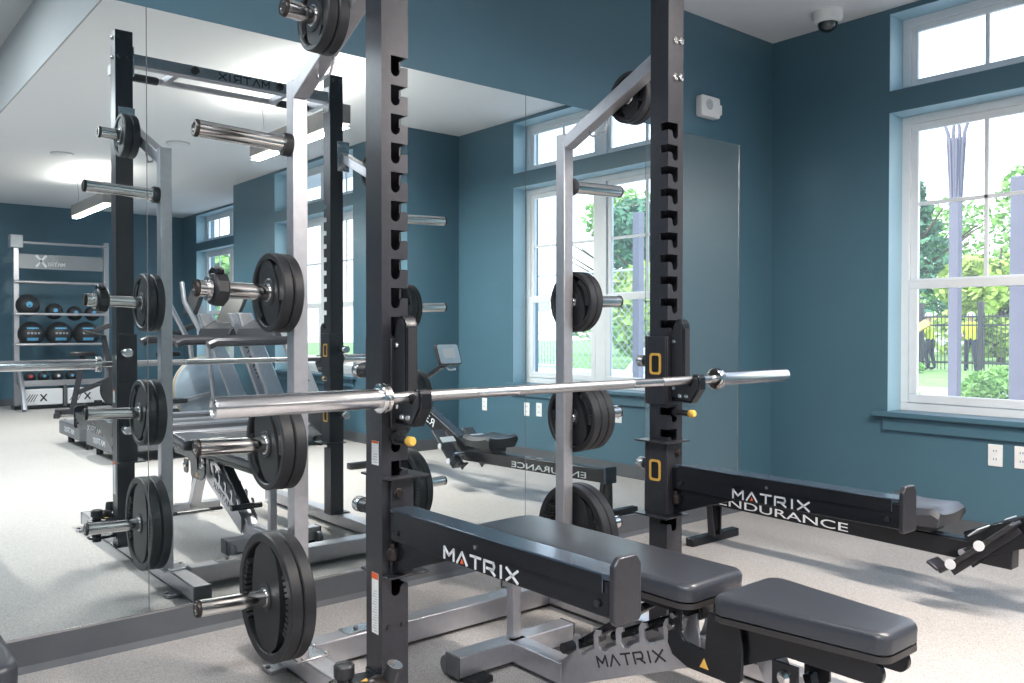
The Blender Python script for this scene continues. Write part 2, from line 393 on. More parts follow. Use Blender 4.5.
# bolts at top front of each upright
for x, par in ((XL, upL), (XR, upR)):
    for z in (2.13, 2.005) if True else ():
        for dx in (-.005, .024):
            part('bolt', MB().lathe([(.012, 0), (.012, .006), (.006, .011), (0, .011)], (x + dx, YF - A, z + dx * .1), (0, -1, 0), 14), M['chrome'], par)
    for z in (2.535, 2.44):
        for dx in (-.022, .022):
            part('bolt', MB().lathe([(.010, 0), (.010, .006), (.005, .010), (0, .010)], (x + dx, YF + A, z), (0, 1, 0), 14), M['plastic'], par)
        part('bolt', MB().lathe([(.010, 0), (.010, .006), (.005, .010), (0, .010)], (x - A if x == XL else x + A, YF, z), (-1 if x == XL else 1, 0, 0), 14), M['chrome'], par)
for z in (.350,):
    for dx in (-.02, .022):
        part('bolt', MB().lathe([(.007, 0), (.006, .005), (0, .006)], (XL + dx, YF - A, z), (0, -1, 0), 12), M['plastic'], upL)
# stickers on the left upright
for z0, z1, w0, w1 in ((.330, .490, -.022, .010), (.775, .838, -.024, .010)):
    s = part('warning_label', MB().box(XL - A - .0012, XL - A, YF + w0, YF + w1, z0, z1), M['white'], upL, label='white warning label with orange header')
    part('label_header', MB().box(XL - A - .0018, XL - A - .001, YF + w0, YF + w1, z1 - (z1 - z0) * .10, z1), M['orange'], s)
    t = MB(); n = int((z1 - z0) / .008)
    for i in range(2, n - 1): t.box(XL - A - .0016, XL - A - .001, YF + w0 + .004, YF + w1 - .004 - .004 * (i % 3), z0 + .006 * 1 + (i - 2) * .007, z0 + .0085 + (i - 2) * .007)
    part('label_print', t, M['greybox'], s)
# rear posts
pL = part('rear_post', MB().box(XLr - .025, XLr + .025, YR - .025, YR + .025, .075, 1.918), M['silver'], rack, .003)
pR = part('rear_post', MB().box(XRr - .025, XRr + .025, YR - .025, YR + .025, .075, 1.918), M['silver'], rack, .003)
# diagonal braces with bracket plates
for x, par in ((XLr, pL), (XRr, pR)):
    b = part('diagonal_brace', MB().bar((x, YR - .020, 1.880), (x - .006, YF + A + .004, 2.112), .05, .05), M['silver'], rack, .003)
    part('bracket_plate', MB().box(x - .046, x + .03, YF + A, YF + A + .008, 2.03, 2.20), M['steel'], b, .002)
    for z in (2.05, 2.18):
        for dx in (-.03, .014): part('bolt', MB().cyl((x + dx, YF + A + .008, z), (x + dx, YF + A + .016, z), .008), M['chrome'], b)
    t = V((0, -.466, .232)).normalized(); m = V((x + .0, YR - .15, 1.925))
    part('band_hook', MB().tube([m + V((.0, .01, .0)), m + V((.0, .008, -.028)), m + V((.0, -.01, -.040)), m + V((.0, -.075, -.032)), m + V((.0, -.10, .012))], .0045), M['steel'], b)
# crossbeam, pull-up bar and grips
cb = part('crossbeam', MB().box(XL + A, XR - A, YF - .03, YF + .03, 2.412, 2.470), M['silver'], rack, .004)
logo('crossbeam_logo', 'MATRIX', (1.925, YF + .0305, 2.424), (-1, 0, 0), (0, 0, 1), .034, M['letterdk'], cb, 1.1, .42, .17)
for x in (1.53, 1.985): part('bolt', MB().lathe([(.020, 0), (.020, .012), (.012, .018), (0, .018)], (x, YF + .03, 2.444), (0, 1, 0), 18), M['plastic'], cb)
for xx in (XL + A, XR - A - .008): part('end_plate', MB().box(xx, xx + .008, YF - .035, YF + .0395, 2.36, 2.50), M['steel'], cb, .002)
pb = part('pull_up_bar', MB().cyl((XL + A, YF - .24, 2.43), (XR - A, YF - .24, 2.43), .016).bar((1.46, YF - .03, 2.43), (1.46, YF - .24, 2.43), .03, .03).bar((2.05, YF - .03, 2.43), (2.05, YF - .24, 2.43), .03, .03)
          .bar((XL + .02, YF - A, 2.44), (XL + .02, YF - .25, 2.44), .04, .05).bar((XR - .02, YF - A, 2.44), (XR - .02, YF - .25, 2.44), .04, .05), M['silver'], rack, .002)
for x0, x1 in ((1.235, 1.43), (2.085, 2.28)): part('grip', MB().lathe([(.018, 0), (.021, .006), (.021, x1 - x0 - .006), (.018, x1 - x0)], (x0, YF - .24, 2.43), (1, 0, 0)), M['rubber'], pb)
# floor frame
for x in (XL, XR + .02):
    xs = x + (.056 if x == XL else .012); w_ = .036
    b = part('side_rail', MB().box(xs - w_, xs + w_, 1.02, 2.86, .014, .078), M['silver'], rack, .005)
    part('end_cap', MB().box(xs - w_ - .001, xs + w_ + .001, 2.858, 2.868, .013, .079), M['base'], b, .002)
    part('end_cap', MB().box(xs - w_ - .001, xs + w_ + .001, 1.012, 1.022, .013, .079), M['base'], b, .002)
    for y in (1.15, 2.66):
        s = -1 if x == XL else 1
        part('foot_plate', MB().box(min(xs + s * .03, xs + s * .085), max(xs + s * .03, xs + s * .085), y - .035, y + .035, 0, .014), M['silver'], b, .002)
        part('bolt', MB().cyl((xs + s * .08, y, .014), (xs + s * .08, y, .02), .008), M['base'], b)
    part('post_base_plate', MB().box(xs - .065, xs + .045, YR - .05, YR + .05, .078, .086), M['steel'], b, .002)
    for dy in (-.04, .04):
        for dx in (-.04, .04): part('bolt', MB().lathe([(.008, 0), (.008, .005), (0, .008)], (xs + dx, YR + dy, .086), (0, 0, 1), 12), M['chrome'], b)
    part('upright_base_plate', MB().box(x - .055, x + .055, YF - .055, YF + .055, .0775, .085), M['dark'], b, .002)
fb = part('floor_beam', MB().box(XL + .093, XR - .008, YR + .028, YR + .108, .014, .094), M['silver'], rack, .005)
part('splice_plate', MB().box(1.40, 1.62, YR + .035, YR + .10, .094, .099), M['steel'], fb)
for x in (1.45, 1.57): part('bolt', MB().cyl((x, YR + .068, .099), (x, YR + .068, .105), .008), M['base'], fb)
# storage pegs
def peg(p, dx, par, L=.300, collar=True):
    d = V((dx, 0, .035)).normalized(); p = V(p)
    b = part('storage_peg', MB().lathe([(.025, .0), (.025, L - .03), (.0255, L - .03), (.0255, L - .004), (.022, L), (.014, L), (.014, L - .008), (0, L - .008)], p, d, 28), M['chrome'], par)
    if collar: part('peg_collar', MB().lathe([(.036, 0), (.036, .022), (.033, .027), (.026, .027)], p, d, 24), M['plastic'], b)
    part('end_cap', MB().lathe([(.0262, L - .010), (.0262, L - .003), (.0235, L + .001), (.017, L + .001), (.015, L - .002), (.0, L - .002)], p, d, 24), M['endcap'], b)
PZ = (1.712, 1.242, .769, .292)
for z in PZ: peg((XLr - .025, YR, z), -1, pL, .300, z == PZ[0]); peg((XRr + .025, YR, z), 1, pR, .300, z == PZ[0])
TOPY, TOPZ = 2.212, 2.012
peg((XLr - .025, TOPY, TOPZ), -1, pL, .165, False); peg((XRr + .020, TOPY, TOPZ), 1, pR, .165, False)
# swivel bracket low on the left upright
def slab(z0, z1): return MB().prism([(1.022, 1.945), (1.035, 1.925), (1.06, 1.915), (XL - A, 1.905), (XL - A, 1.985), (1.06, 2.000), (1.035, 1.99), (1.022, 1.97)], (0, 0, z0), (1, 0, 0), (0, 1, 0), (0, 0, z1 - z0))
sw = part('swivel_bracket', slab(.206, .218), M['black'], rack, .003)
part('lower_plate', slab(.130, .142), M['black'], sw, .003)
part('pivot_pin', MB().cyl((1.062, 1.957, .115), (1.062, 1.957, .23), .020).box(XL - A - .006, XL - A, 1.905, 1.985, .12, .23), M['black'], sw)
part('knob', MB().lathe([(.020, 0), (.020, .012), (.027, .014), (.027, .040), (.024, .044), (.018, .044), (.016, .041), (0, .041)], (1.062, 1.957, .222), (0, 0, 1), 22), M['plastic'], sw)
part('ball_joint', MB().lathe([(.018, 0), (.030, .01), (.034, .03), (.030, .05), (.018, .06), (0, .064)], (1.128, 1.880, .185), (-.3, -.1, .9), 22), M['endcap'], sw)
part('joint_neck', MB().cyl((1.135, 1.905, .19), (1.128, 1.878, .20), .018), M['black'], sw)
part('knob', MB().lathe([(.012, 0), (.012, .012), (.022, .014), (.022, .050), (.0215, .054), (.020, .056), (0, .056)], (1.142, 1.870, .222), (.15, -.28, .85), 22), M['plastic'], sw)
part('knob_cap', MB().cyl(V((1.142, 1.870, .222)) + V((.15, -.28, .85)).normalized() * .0562, V((1.142, 1.870, .222)) + V((.15, -.28, .85)).normalized() * .0575, .0195), M['steel'], sw)
part('warning_triangle', MB().prism([(-.011, -.009), (.011, -.009), (0, .012)], (1.112, 1.935, .2182), (.77, -.64, 0), (.64, .77, 0), (0, 0, .0006)), M['yellow'], sw)

# ------------------------------------------------------------------ bar holders and spotter arms (slide on the uprights)
def rrect(w, h, r, n=5):
    P = []
    for cx, cy, a0 in ((w / 2 - r, h / 2 - r, 0), (-w / 2 + r, h / 2 - r, 90), (-w / 2 + r, -h / 2 + r, 180), (w / 2 - r, -h / 2 + r, 270)):
        for k in range(n + 1): P.append((cx + r * math.cos(R(a0 + 90 * k / n)), cy + r * math.sin(R(a0 + 90 * k / n))))
    return P
def carriage(x, inner, z0, z1, root, zh):
    g = .0015; o = A + g
    xi0, xi1 = sorted((x + inner * o, x + inner * (o + .010)))
    xo = x - inner * A
    xa, xb = sorted((x - inner * (A - .004), x + inner * (o + .010)))
    b = MB().box(xi0, xi1, YF - o, YF + o, z0, z1).box(xa, xb, YF + o, YF + o + .010, z0, z1)
    xc, xd = sorted((x - inner * (A - .022), x + inner * (o + .010)))
    b.box(xc, xd, YF - o - .008, YF - o, z0 + .001, z1 - .001)
    c = part('sleeve', b, M['dark'], root, .002)
    xf = x + inner * (o + .010)
    fr = MB(); outer = rrect(.050, .074, .012); inn = rrect(.034, .058, .008)
    for ring, w in ((outer, .004),):
        n = len(outer)
        vs = [[fr.bm.verts.new((xf + inner * t, YF + .003 + a, zh + c_)) for a, c_ in pl] for pl, t in ((outer, 0), (outer, .004), (inn, .004), (inn, 0))]
        for q in range(4):
            for i in range(n): fr.bm.faces.new([vs[q][i], vs[q][(i + 1) % n], vs[(q + 1) % 4][(i + 1) % n], vs[(q + 1) % 4][i]])
    part('sight_window_frame', fr, M['yellow'], c, label='yellow rounded window frame')
    part('sight_window', MB().prism(inn, (xf - inner * .0002, YF + .003, zh), (0, 1, 0), (0, 0, 1), (inner * .0012, 0, 0)), M['hole'], c)
    k = part('pull_knob', MB().lathe([(.012, 0), (.012, .012), (.019, .016), (.019, .052), (.017, .054)], (x - inner * .012, YF + o + .010, zh + .006), (0, 1, 0), 20), M['plastic'], root)
    part('knob_cap', MB().lathe([(.0205, .054), (.0215, .060), (.0215, .080), (.018, .085), (0, .085)], (x - inner * .012, YF + o + .010, zh + .006), (0, 1, 0), 20), M['steel'], k)
    return c
def bar_holder(x, inner, label):
    r = thing('bar_holder', label, 'bar holder', (x, YF, .871))
    carriage(x, inner, .871, 1.108, r, 1.012)
    yf = YF - A - .0095; xc = x + inner * .012
    # hooked plate: tall back fin, cradle, front lip
    prof2 = [(yf, .885), (yf, 1.120), (yf - .008, 1.150), (yf - .022, 1.166), (yf - .038, 1.166), (yf - .050, 1.150), (yf - .0525, 1.130), (yf - .0525, .962),
             (yf - .058, .949), (yf - .070, .944), (yf - .082, .948), (yf - .087, .958), (yf - .087, .980), (yf - .110, .980), (yf - .119, .968), (yf - .119, .930), (yf - .084, .882)]
    part('hook_plate', yz(MB(), prof2, xc - .017, xc + .017), M['black'], r, .003)
    part('fin_edge', yz(MB(), [(yf - .0527, 1.130), (yf - .0527, .965), (yf - .0550, .965), (yf - .0550, 1.135)], xc - .012, xc + .012), M['rubber'], r)
    for s in (-1, 1):
        x0, x1 = sorted((xc + s * .0172, xc + s * .021))
        part('side_liner', yz(MB(), [(yf - .004, .90), (yf - .004, 1.118), (yf - .012, 1.145), (yf - .024, 1.158), (yf - .036, 1.158), (yf - .046, 1.145), (yf - .048, .950), (yf - .085, .938), (yf - .112, .972), (yf - .114, .935), (yf - .082, .89)], x0, x1), M['plastic'], r)
        for y, z in ((yf - .040, .905), (yf - .068, .905), (yf - .012, 1.09), (yf - .012, .93)):
            x2 = xc + s * .021
            part('bolt', MB().cyl((x2, y, z), (x2 + s * .005, y, z), .008, .006, 12), M['steel'], r)
    hp = part('lock_pin', MB().cyl((x + inner * .0, YF - A - .0, .846), (x + inner * .0, YF - A - .065, .844), .0105).cyl((x, YF - A, .846), (x, YF - A - .012, .846), .018), M['plastic'], r)
    part('pin_tip', MB().lathe([(.0115, 0), (.0128, .004), (.0128, .018), (.009, .024), (0, .024)], (x, YF - A - .063, .844), (0, -1, 0), 20), M['yellow'], hp, label='yellow pin tip')
    return r
bar_holder(XL, 1, 'black hook carriage with yellow-tipped pin on the nearer left upright')
bar_holder(XR, -1, 'black hook carriage with yellow-tipped pin on the right-hand upright')
def spotter(x, inner, label):
    r = thing('spotter_arm', label, 'spotter arm', (x, YF, .487))
    c = carriage(x, inner, .489, .741, r, .642)
    for z0, z1 in ((.741, .747), (.484, .490)):      # flanges with a square opening for the upright
        e = A + .001; xo = x - inner * A; xi = x + inner * (A + .045); xn = x + inner * e
        def bx_(b, a0, a1, *q): return b.box(min(a0, a1), max(a0, a1), *q)
        b = bx_(MB(), xn, xi, YF - A - .034, YF + A + .030, z0, z1)
        bx_(b, xo, xn, YF - A - .034, YF - e, z0, z1); bx_(b, xo, xn, YF + e, YF + A + .030, z0, z1)
        part('end_flange', b, M['dark'], r, .001)
    for xx in (x - .01,):
        part('bolt', MB().lathe([(.015, 0), (.015, .004), (.011, .006), (.011, .012), (0, .012)], (x + .002, YF - A - .0095, .702), (0, -1, 0), 6), M['endcap'], r)
        part('lock_pin', MB().lathe([(.008, 0), (.008, .010), (.013, .014), (.016, .026), (.013, .040), (.006, .046), (0, .046)], (x - .022, YF - A - .022, .575), (0, -.12, -1), 18), M['endcap'], r)
    xa, xb = x - .026, x + .034; y0, y1 = YF - A - .0095, 1.105
    arm = part('arm_beam', MB().box(xa, xb, y1, y0, .583, .655), M['black'], r, .003)
    part('guard_strip', MB().box(xa - .002, xb + .002, y1 + .002, y0 - .012, .6555, .667).box(xa - .004, xa - .0005, y1 + .02, y0 - .03, .630, .667).box(xb + .0005, xb + .004, y1 + .02, y0 - .03, .630, .667), M['guard'], arm, .002)
    part('guard_side', MB().box(xa - .0055, xa - .0042, y1 + .022, y0 - .032, .6285, .664), M['black'], arm)
    part('gusset', yz(MB(), [(y0, .494), (y0, .583), (1.60, .583), (1.66, .575)], x - .014, x + .022), M['black'], r, .002)
    part('end_stop', MB().prism([(-.032, 0), (.032, 0), (.038, .008), (.038, .110), (.026, .128), (-.024, .128), (-.038, .112), (-.038, .008)], (x + .005, y1 - .014, .574), (1, 0, 0), (0, 0, 1), (0, .014, 0)), M['dark'], r, .003)
    for y in (1.14, 1.86): part('bolt', MB().cyl((xa - .001, y, .607), (xa - .006, y, .607), .007, None, 12), M['plastic'], arm)
    part('bolt', MB().cyl((xa - .005, 1.52, .640), (xa - .008, 1.52, .640), .005, None, 12), M['steel'], arm)
    logo('arm_logo', 'MATRIX', (xa - .0008, 1.648, .589), (0, -1, 0), (0, 0, 1), .0265, M['letter'], arm, 1.42, .52, .2, accent=M['orange'])
    return r
spotter(XL, 1, 'black spotter arm on the nearer left upright, lettered and passing in front of the bench')
spotter(XR, -1, 'black spotter arm on the right upright, crossing in front of the rower rail')

# ------------------------------------------------------------------ barbell
BX0, BY, BZ = .677, YF - A - .0095 - .0695, .9588
bb = thing('barbell', 'long chrome barbell racked across the front of the rack', 'barbell', (BX0 + 1.1, BY, BZ))
part('shaft', MB().cyl((BX0 + .39, BY, BZ), (BX0 + 1.80, BY, BZ), .0143, None, 32), M['steel'], bb)
for x0, x1 in ((.52, .72), (.86, 1.34), (1.48, 1.68)):
    part('knurling', MB().cyl((BX0 + x0, BY, BZ), (BX0 + x1, BY, BZ), .0147, None, 32), M['knurl'], bb)
for s, x0 in ((-1, BX0 + .414), (1, BX0 + 1.782)):
    sl = part('sleeve', MB().lathe([(.025, 0), (.025, .410), (.0235, .414), (.020, .414), (.020, .407), (0, .407)], (x0, BY, BZ), (s, 0, 0), 36), M['steel'], bb)
    part('end_cap', MB().lathe([(.0198, .406), (.0198, .410), (.008, .412), (0, .410)], (x0, BY, BZ), (s, 0, 0), 24), M['chrome'], sl)
    part('collar_ring', MB().lathe([(.026, .004), (.034, .006), (.037, .009), (.037, .017), (.033, .019), (.033, .021), (.037, .023), (.037, .029), (.034, .032), (.026, .033)], (x0 - s * .030, BY, BZ), (s, 0, 0), 36), M['chrome'], bb)

# ------------------------------------------------------------------ weight plates
def plate_mb(Rr, t):
    b = MB(); h = t / 2; n = 56; w = max(.020, .15 * Rr)
    # rim: full ring with bevelled edge, deep inner wall
    prof = [(Rr - .004, -h), (Rr, -h + .004), (Rr, h - .004), (Rr - .004, h), (Rr - w + .004, h), (Rr - w, h - .004), (Rr - w, -h + .004), (Rr - w + .004, -h), (Rr - .004, -h)]
    b.lathe(prof, (0, 0, 0), (1, 0, 0), n, cap=False)
    # central web: lens-shaped band between two crescent grip openings
    P = []; ri = Rr - w + .003
    for k in range(13):
        a = -1 + 2 * k / 12; P.append((ri * .42 * math.sqrt(max(0, 1 - a * a)) + ri * .17, a * ri * .97))
    P = P + [(-x, z) for x, z in reversed(P)]
    b.prism(P, (-h * .70, 0, 0), (0, 1, 0), (0, 0, 1), (h * 1.4, 0, 0))
    b.lathe([(.044, -h * .8), (.040, -h * .95), (.026, -h * .95), (.026, h * .95), (.040, h * .95), (.044, h * .8), (.044, -h * .8)], (0, 0, 0), (1, 0, 0), 32, cap=False)
    # finger ridges inside the grips
    for s in (-1, 1):
        for k in range(-5, 6):
            a = k * .115; rr = Rr - w - .002
            c = V((0, s * rr * math.cos(a), rr * math.sin(a))); d = V((0, s * math.cos(a), math.sin(a)))
            b.bar(c - d * .010 - V((h * .8, 0, 0)), c - d * .010 + V((h * .8, 0, 0)), .011, .02, up=d)
    return b
def plate_proto(Rr, t):
    r = thing('weight_plate', '', 'weight plate', (0, 0, 0))
    part('plate_body', plate_mb(Rr, t), M['rubber'], r, 0, None, 32)
    part('bore_ring', MB().lathe([(.0262, -t / 2 - .0005), (.030, -t / 2 - .0005), (.030, t / 2 + .0005), (.0262, t / 2 + .0005), (.0262, -t / 2 - .0005)], (0, 0, 0), (1, 0, 0), 28, cap=False), M['steel'], r)
    return r
PP = {}
def put_plate(size, x, y, z, label, group, rx):
    Rr, t = size
    if size not in PP: r = PP[size] = plate_proto(Rr, t); r.location = (x, y, z); r['label'] = label
    else: r = dup(PP[size], (x, y, z), label)
    r.rotation_euler = (rx, 0, 0); r['group'] = group
    return r
S45, S25, S10, S5 = (.200, .039), (.142, .038), (.124, .032), (.098, .032)
grp = 'black weight plates stored on the rack pegs'
def stack(side, z, sizes, desc, y=YR, base=.034, dz=0.):
    x = (XLr - base) if side < 0 else (XRr + base)
    n = len(sizes)
    for i, s in enumerate(sizes):
        x += side * (s[1] / 2)
        word = 'outer' if i == n - 1 else ('inner' if i == 0 else 'middle')
        put_plate(s, x, y, z + abs(x - (XLr if side < 0 else XRr)) * .035, '%s plate %s' % (word, desc), grp, random.uniform(-.5, .5) if s != S45 else random.uniform(-.12, .12))
        x += side * (s[1] / 2 + .0030)
stack(-1, PZ[1], (S10, S10), 'of two black plates on the left post under the empty peg')
stack(-1, PZ[2], (S25, S25), 'of two black plates on the left post just below the bar sleeve')
stack(-1, PZ[3], (S45, S45), 'of two large black plates low on the left post')
stack(-1, TOPZ, (S5, S5), 'of two small black plates high on the left brace', TOPY)
stack(1, PZ[1], (S10, S10), 'of two black plates on the right post above the bar')
stack(1, PZ[2], (S25, S25, S25), 'of three black plates on the right post below the bar')
stack(1, PZ[3], (S45, S45), 'of two large black plates behind the bench pad')
stack(1, TOPZ, (S5, S5), 'of two small black plates high on the right brace', TOPY)
# plate clamp on the second left peg
cl = thing('peg_clamp', 'black locking clamp near the tip of the left peg with two small plates', 'clamp', (.94, YR, PZ[1] + .01))
part('clamp_body', MB().lathe([(.0262, 0), (.046, .003), (.051, .008), (.051, .040), (.046, .046), (.0262, .048), (.0262, 0)], (.925, YR, PZ[1] + .0095), (1, 0, -.035), 10, cap=False), M['plastic'], cl, .003)
part('clamp_lever', MB().prism([(-.03, .0), (.03, .0), (.034, .012), (.0, .026), (-.034, .016)], (.932, YR, PZ[1] + .052), (0, 1, 0), (0, 0, 1), (.026, 0, 0)), M['black'], cl, .003)
part('clamp_ring', MB().lathe([(.0262, 0), (.036, 0), (.036, .010), (.0262, .010), (.0262, 0)], (.914, YR, PZ[1] + .0098), (1, 0, -.035), 24, cap=False), M['steel'], cl)

# ------------------------------------------------------------------ adjustable bench
def pad_mb(y0, y1, w0, w1, z0, z1, r=.05, crown=.0):
    # outline in xy: w0 half width at y0 end, w1 at y1 end, rounded corners
    def corner(cx, cy, a0, a1): return [(cx + r * math.cos(R(a0 + (a1 - a0) * k / 5)), cy + r * math.sin(R(a0 + (a1 - a0) * k / 5))) for k in range(6)]
    P = corner(w1 - r, y1 - r, 0, 90) + corner(-w1 + r, y1 - r, 90, 180) + corner(-w0 + r, y0 + r, 180, 270) + corner(w0 - r, y0 + r, 270, 360)
    b = MB(); cx, cy = 0, (y0 + y1) / 2; rings = []
    W = max(w0, w1)
    for ins, z in ((.008, z0), (.0, z0 + .005), (.0, z0 + .016), (-.001, z1 - .016), (.002, z1 - .007), (.007, z1 - .002), (.018, z1)):
        k = []
        for x, y in P:
            sx = max(0, 1 - ins / W); sy = max(0, 1 - ins / ((y1 - y0) / 2)); k.append(b.bm.verts.new((cx + (x - cx) * sx, cy + (y - cy) * sy, z)))
        rings.append(k)
    n = len(P)
    for a, c in zip(rings, rings[1:]):
        for i in range(n): b.bm.faces.new([a[i], a[(i + 1) % n], c[(i + 1) % n], c[i]])
    b.bm.faces.new(rings[0]); b.bm.faces.new(rings[-1]); return b
def shift(b, dx, dy=0, dz=0):
    for v in b.bm.verts: v.co += V((dx, dy, dz))
    return b
def make_bench(cx, label):
    r = thing('adjustable_bench', label, 'weight bench', (cx, 1.6, 0))
    def P(name, b, m, par=r, bev=0., label=None): return part(name, shift(b, cx), M[m], par, bev, label)
    bp = P('back_pad', pad_mb(1.362, 2.270, .128, .135, .430, .480, .04), 'vinylpad')
    P('pad_trim', pad_mb(1.3625, 2.2695, .1285, .1355, .414, .432, .04), 'padside', bp)
    sp = P('seat_pad', pad_mb(.872, 1.290, .084, .134, .430, .480, .032), 'vinylpad')
    P('pad_trim', pad_mb(.8725, 1.2895, .0835, .1335, .414, .432, .032), 'padside', sp)
    P('back_support', MB().box(-.03, .03, 1.40, 2.24, .362, .413), 'black', bp, .004)
    # seat carriers: two long plates with round front ends
    for s in (-1, 1):
        poly = [(1.30, .394), (.93, .394)] + [(.935 - .026 * math.sin(R(a)), .368 + .026 * math.cos(R(a))) for a in range(15, 180, 20)] + [(1.0, .340), (1.12, .345), (1.16, .325), (1.22, .325)]
        P('seat_carrier', yz(MB(), [(1.29, .413), (.915, .413)] + [(.915 - .028 * math.sin(R(a)), .385 + .028 * math.cos(R(a))) for a in range(10, 180, 17)] + [(1.12, .357), (1.17, .335), (1.24, .300), (1.28, .300)], s * .058 - .008, s * .058 + .008), 'black', r, .002)
    # cradle plates joining both pads
    for s in (-1, 1):
        x0, x1 = s * .078 - .005, s * .078 + .005
        u = [(1.462, .413), (1.418, .413), (1.425, .335), (1.41, .318), (1.345, .312), (1.335, .413), (1.24, .413), (1.23, .34), (1.235, .268), (1.255, .250), (1.40, .252), (1.45, .272), (1.466, .30)]
        br = P('pivot_bracket', yz(MB(), u, x0, x1), 'black', r, .002)
        for y, z in ((1.443, .378), (1.452, .345)): P('bolt', MB().cyl((s * .083, y, z), (s * .092, y, z), .010, .008, 14), 'chrome', br)
        if s < 0: P('warning_triangle', MB().prism([(-.014, -.011), (.014, -.011), (0, .015)], (-.0838, 1.345, .278), (0, -1, 0), (0, 0, 1), (-.0006, 0, 0)), 'yellow', br)
        lg = P('seat_adjuster', yz(MB(), [(1.155, .345), (1.085, .345), (1.085, .275), (1.10, .262), (1.14, .262), (1.155, .275)], s * .070 - .004, s * .070 + .004), 'black', r, .002)
        P('bolt', MB().lathe([(.017, 0), (.017, .006), (.009, .010), (.009, .016), (0, .016)], (s * .074, 1.12, .312), (s, 0, 0), 14), 'chrome', lg)
    # base spine
    P('spine_foot', MB().box(-.035, .035, 1.93, 2.20, .020, .088), 'silver', r, .004)
    P('spine', yz(MB(), [(1.96, .020), (1.96, .086), (1.90, .120), (1.25, .375), (1.17, .375), (1.16, .345), (1.86, .050), (1.90, .022)], -.030, .030), 'silver', r, .003)
    # notched ladder plates
    y0, z0 = 1.905, .118; sl = (.375 - .120) / (1.90 - 1.25)
    for s in (-1, 1):
        pl = [(1.905, .030), (1.905, .118)]
        n = 5; y = 1.855
        for i in range(n):
            zb = .118 + (1.905 - y) * sl + .014
            pl += [(y + .010, zb - .004), (y + .014, zb + .036), (y + .006, zb + .052), (y - .014, zb + .056), (y - .017, zb + .044), (y - .004, zb + .036), (y - .006, zb + .012), (y - .018, zb - .002), (y - .038, zb + .002), (y - .052, zb + .018)]
            y -= .089
        pl += [(1.425, .372), (1.40, .385), (1.385, .26), (1.40, .245)]
        lad = P('ladder_plate', yz(MB(), pl, s * .041 - .004, s * .041 + .004), 'silver', r, .001)
        if s < 0: logo('spine_logo', 'MATRIX', (cx - .0455, 1.755, .134), (0, -.262, .098), (0, .098, .262), .030, M['letterdk'], lad, 1.25, .45, .17)
    # support strut resting in the lowest notch
    P('strut', MB().bar((0, 1.60, .35), (0, 1.865, .168), .052, .020), 'black', r, .003)
    P('strut_roller', MB().cyl((-.085, 1.868, .166), (.085, 1.868, .166), .016), 'plastic', r)
    P('gas_spring', MB().cyl((0, 1.50, .34), (0, 1.74, .22), .013), 'black', r)
    # rear foot with post and wheels
    cbar = P('rear_foot', MB().box(-.25, .25, 2.17, 2.24, .020, .088), 'silver', r, .004)
    for s in (-1, 1):
        P('end_cap', MB().box(min(s * .249, s * .257), max(s * .249, s * .257), 2.169, 2.241, .019, .089), 'base', cbar, .002)
        P('rubber_foot', MB().box(s * .19 - .04, s * .19 + .04, 2.125, 2.225, 0, .021), 'rubber', cbar, .003)
        P('wheel', MB().lathe([(.022, 0), (.030, .003), (.032, .008), (.032, .020), (.030, .025), (.022, .028)], (s * .23 - .014, 2.262, .036), (1, 0, 0), 24), 'deckgrey', cbar)
    P('handle_post', MB().box(-.018, .018, 2.185, 2.221, .088, .413), 'silver', r, .003)
    # front leg
    P('front_leg', MB().bar((0, 1.225, .35), (0, 1.045, .035), .06, .05, up=(0, 1, .5)), 'silver', r, .003)
    ff = P('front_foot', MB().box(-.16, .16, 1.01, 1.07, .016, .06), 'silver', r, .004)
    for s in (-1, 1): P('rubber_foot', MB().box(s * .14 - .03, s * .14 + .03, 1.0, 1.08, 0, .017), 'rubber', ff, .003)
    P('seat_strut', MB().bar((0, 1.10, .31), (.0, 1.05, .14), .03, .022), 'black', r, .002)
    return r
bench = make_bench(1.838, 'grey-black padded adjustable bench with silver frame lying flat inside the rack')

# flat bench, only its corner shows at bottom left
fbn = thing('flat_bench', 'flat padded bench cut off at the bottom left corner of the view', 'weight bench', (.195, 2.35, 0))
part('pad', shift(pad_mb(1.945, 2.93, .135, .135, .385, .455), .195), M['vinylpad'], fbn)
part('frame_rail', MB().box(.165, .225, 2.02, 2.85, .325, .384), M['silver'], fbn, .004)
for y in (2.06, 2.80):
    l = part('leg', MB().box(.17, .22, y - .03, y + .03, .02, .326), M['silver'], fbn, .004)
    part('foot_bar', MB().box(-.03, .445, y - .035, y + .035, .0, .045), M['silver'], l, .004)

# ------------------------------------------------------------------ rower
RX = 3.66
rw = thing('rowing_machine', 'black rowing machine with white rail lettering beside the window wall', 'rowing machine', (RX, 1.6, 0))
rail = part('rail', MB().bar((RX, 2.84, .262), (RX, 1.30, .230), .075, .082), M['black'], rw, .005)
part('rail_top', MB().bar((RX, 2.83, .3035), (RX, 1.30, .2718), .05, .004), M['guard'], rail)
part('end_cap', MB().box(RX - .045, RX + .045, 2.835, 2.862, .218, .318), M['guard'], rail, .006)
text_part('rail_lettering', 'ENDURANCE', .054, (RX - .0383, 2.695, .2300), (0, -1, -.0213), (0, 0, 1), M['letter'], rail, .0006, 'LEFT', 2.22)
rf = part('rear_foot', MB().box(RX - .13, RX + .27, 2.78, 2.83, .0, .045), M['black'], rw, .006)
part('leg', MB().prism([(-.055, 0), (-.015, 0), (.0, .19), (-.03, .19)], (RX - .0, 2.80, .045), (0, 1, 0), (0, 0, 1), (.012, 0, 0)), M['dark'], rf, .002)
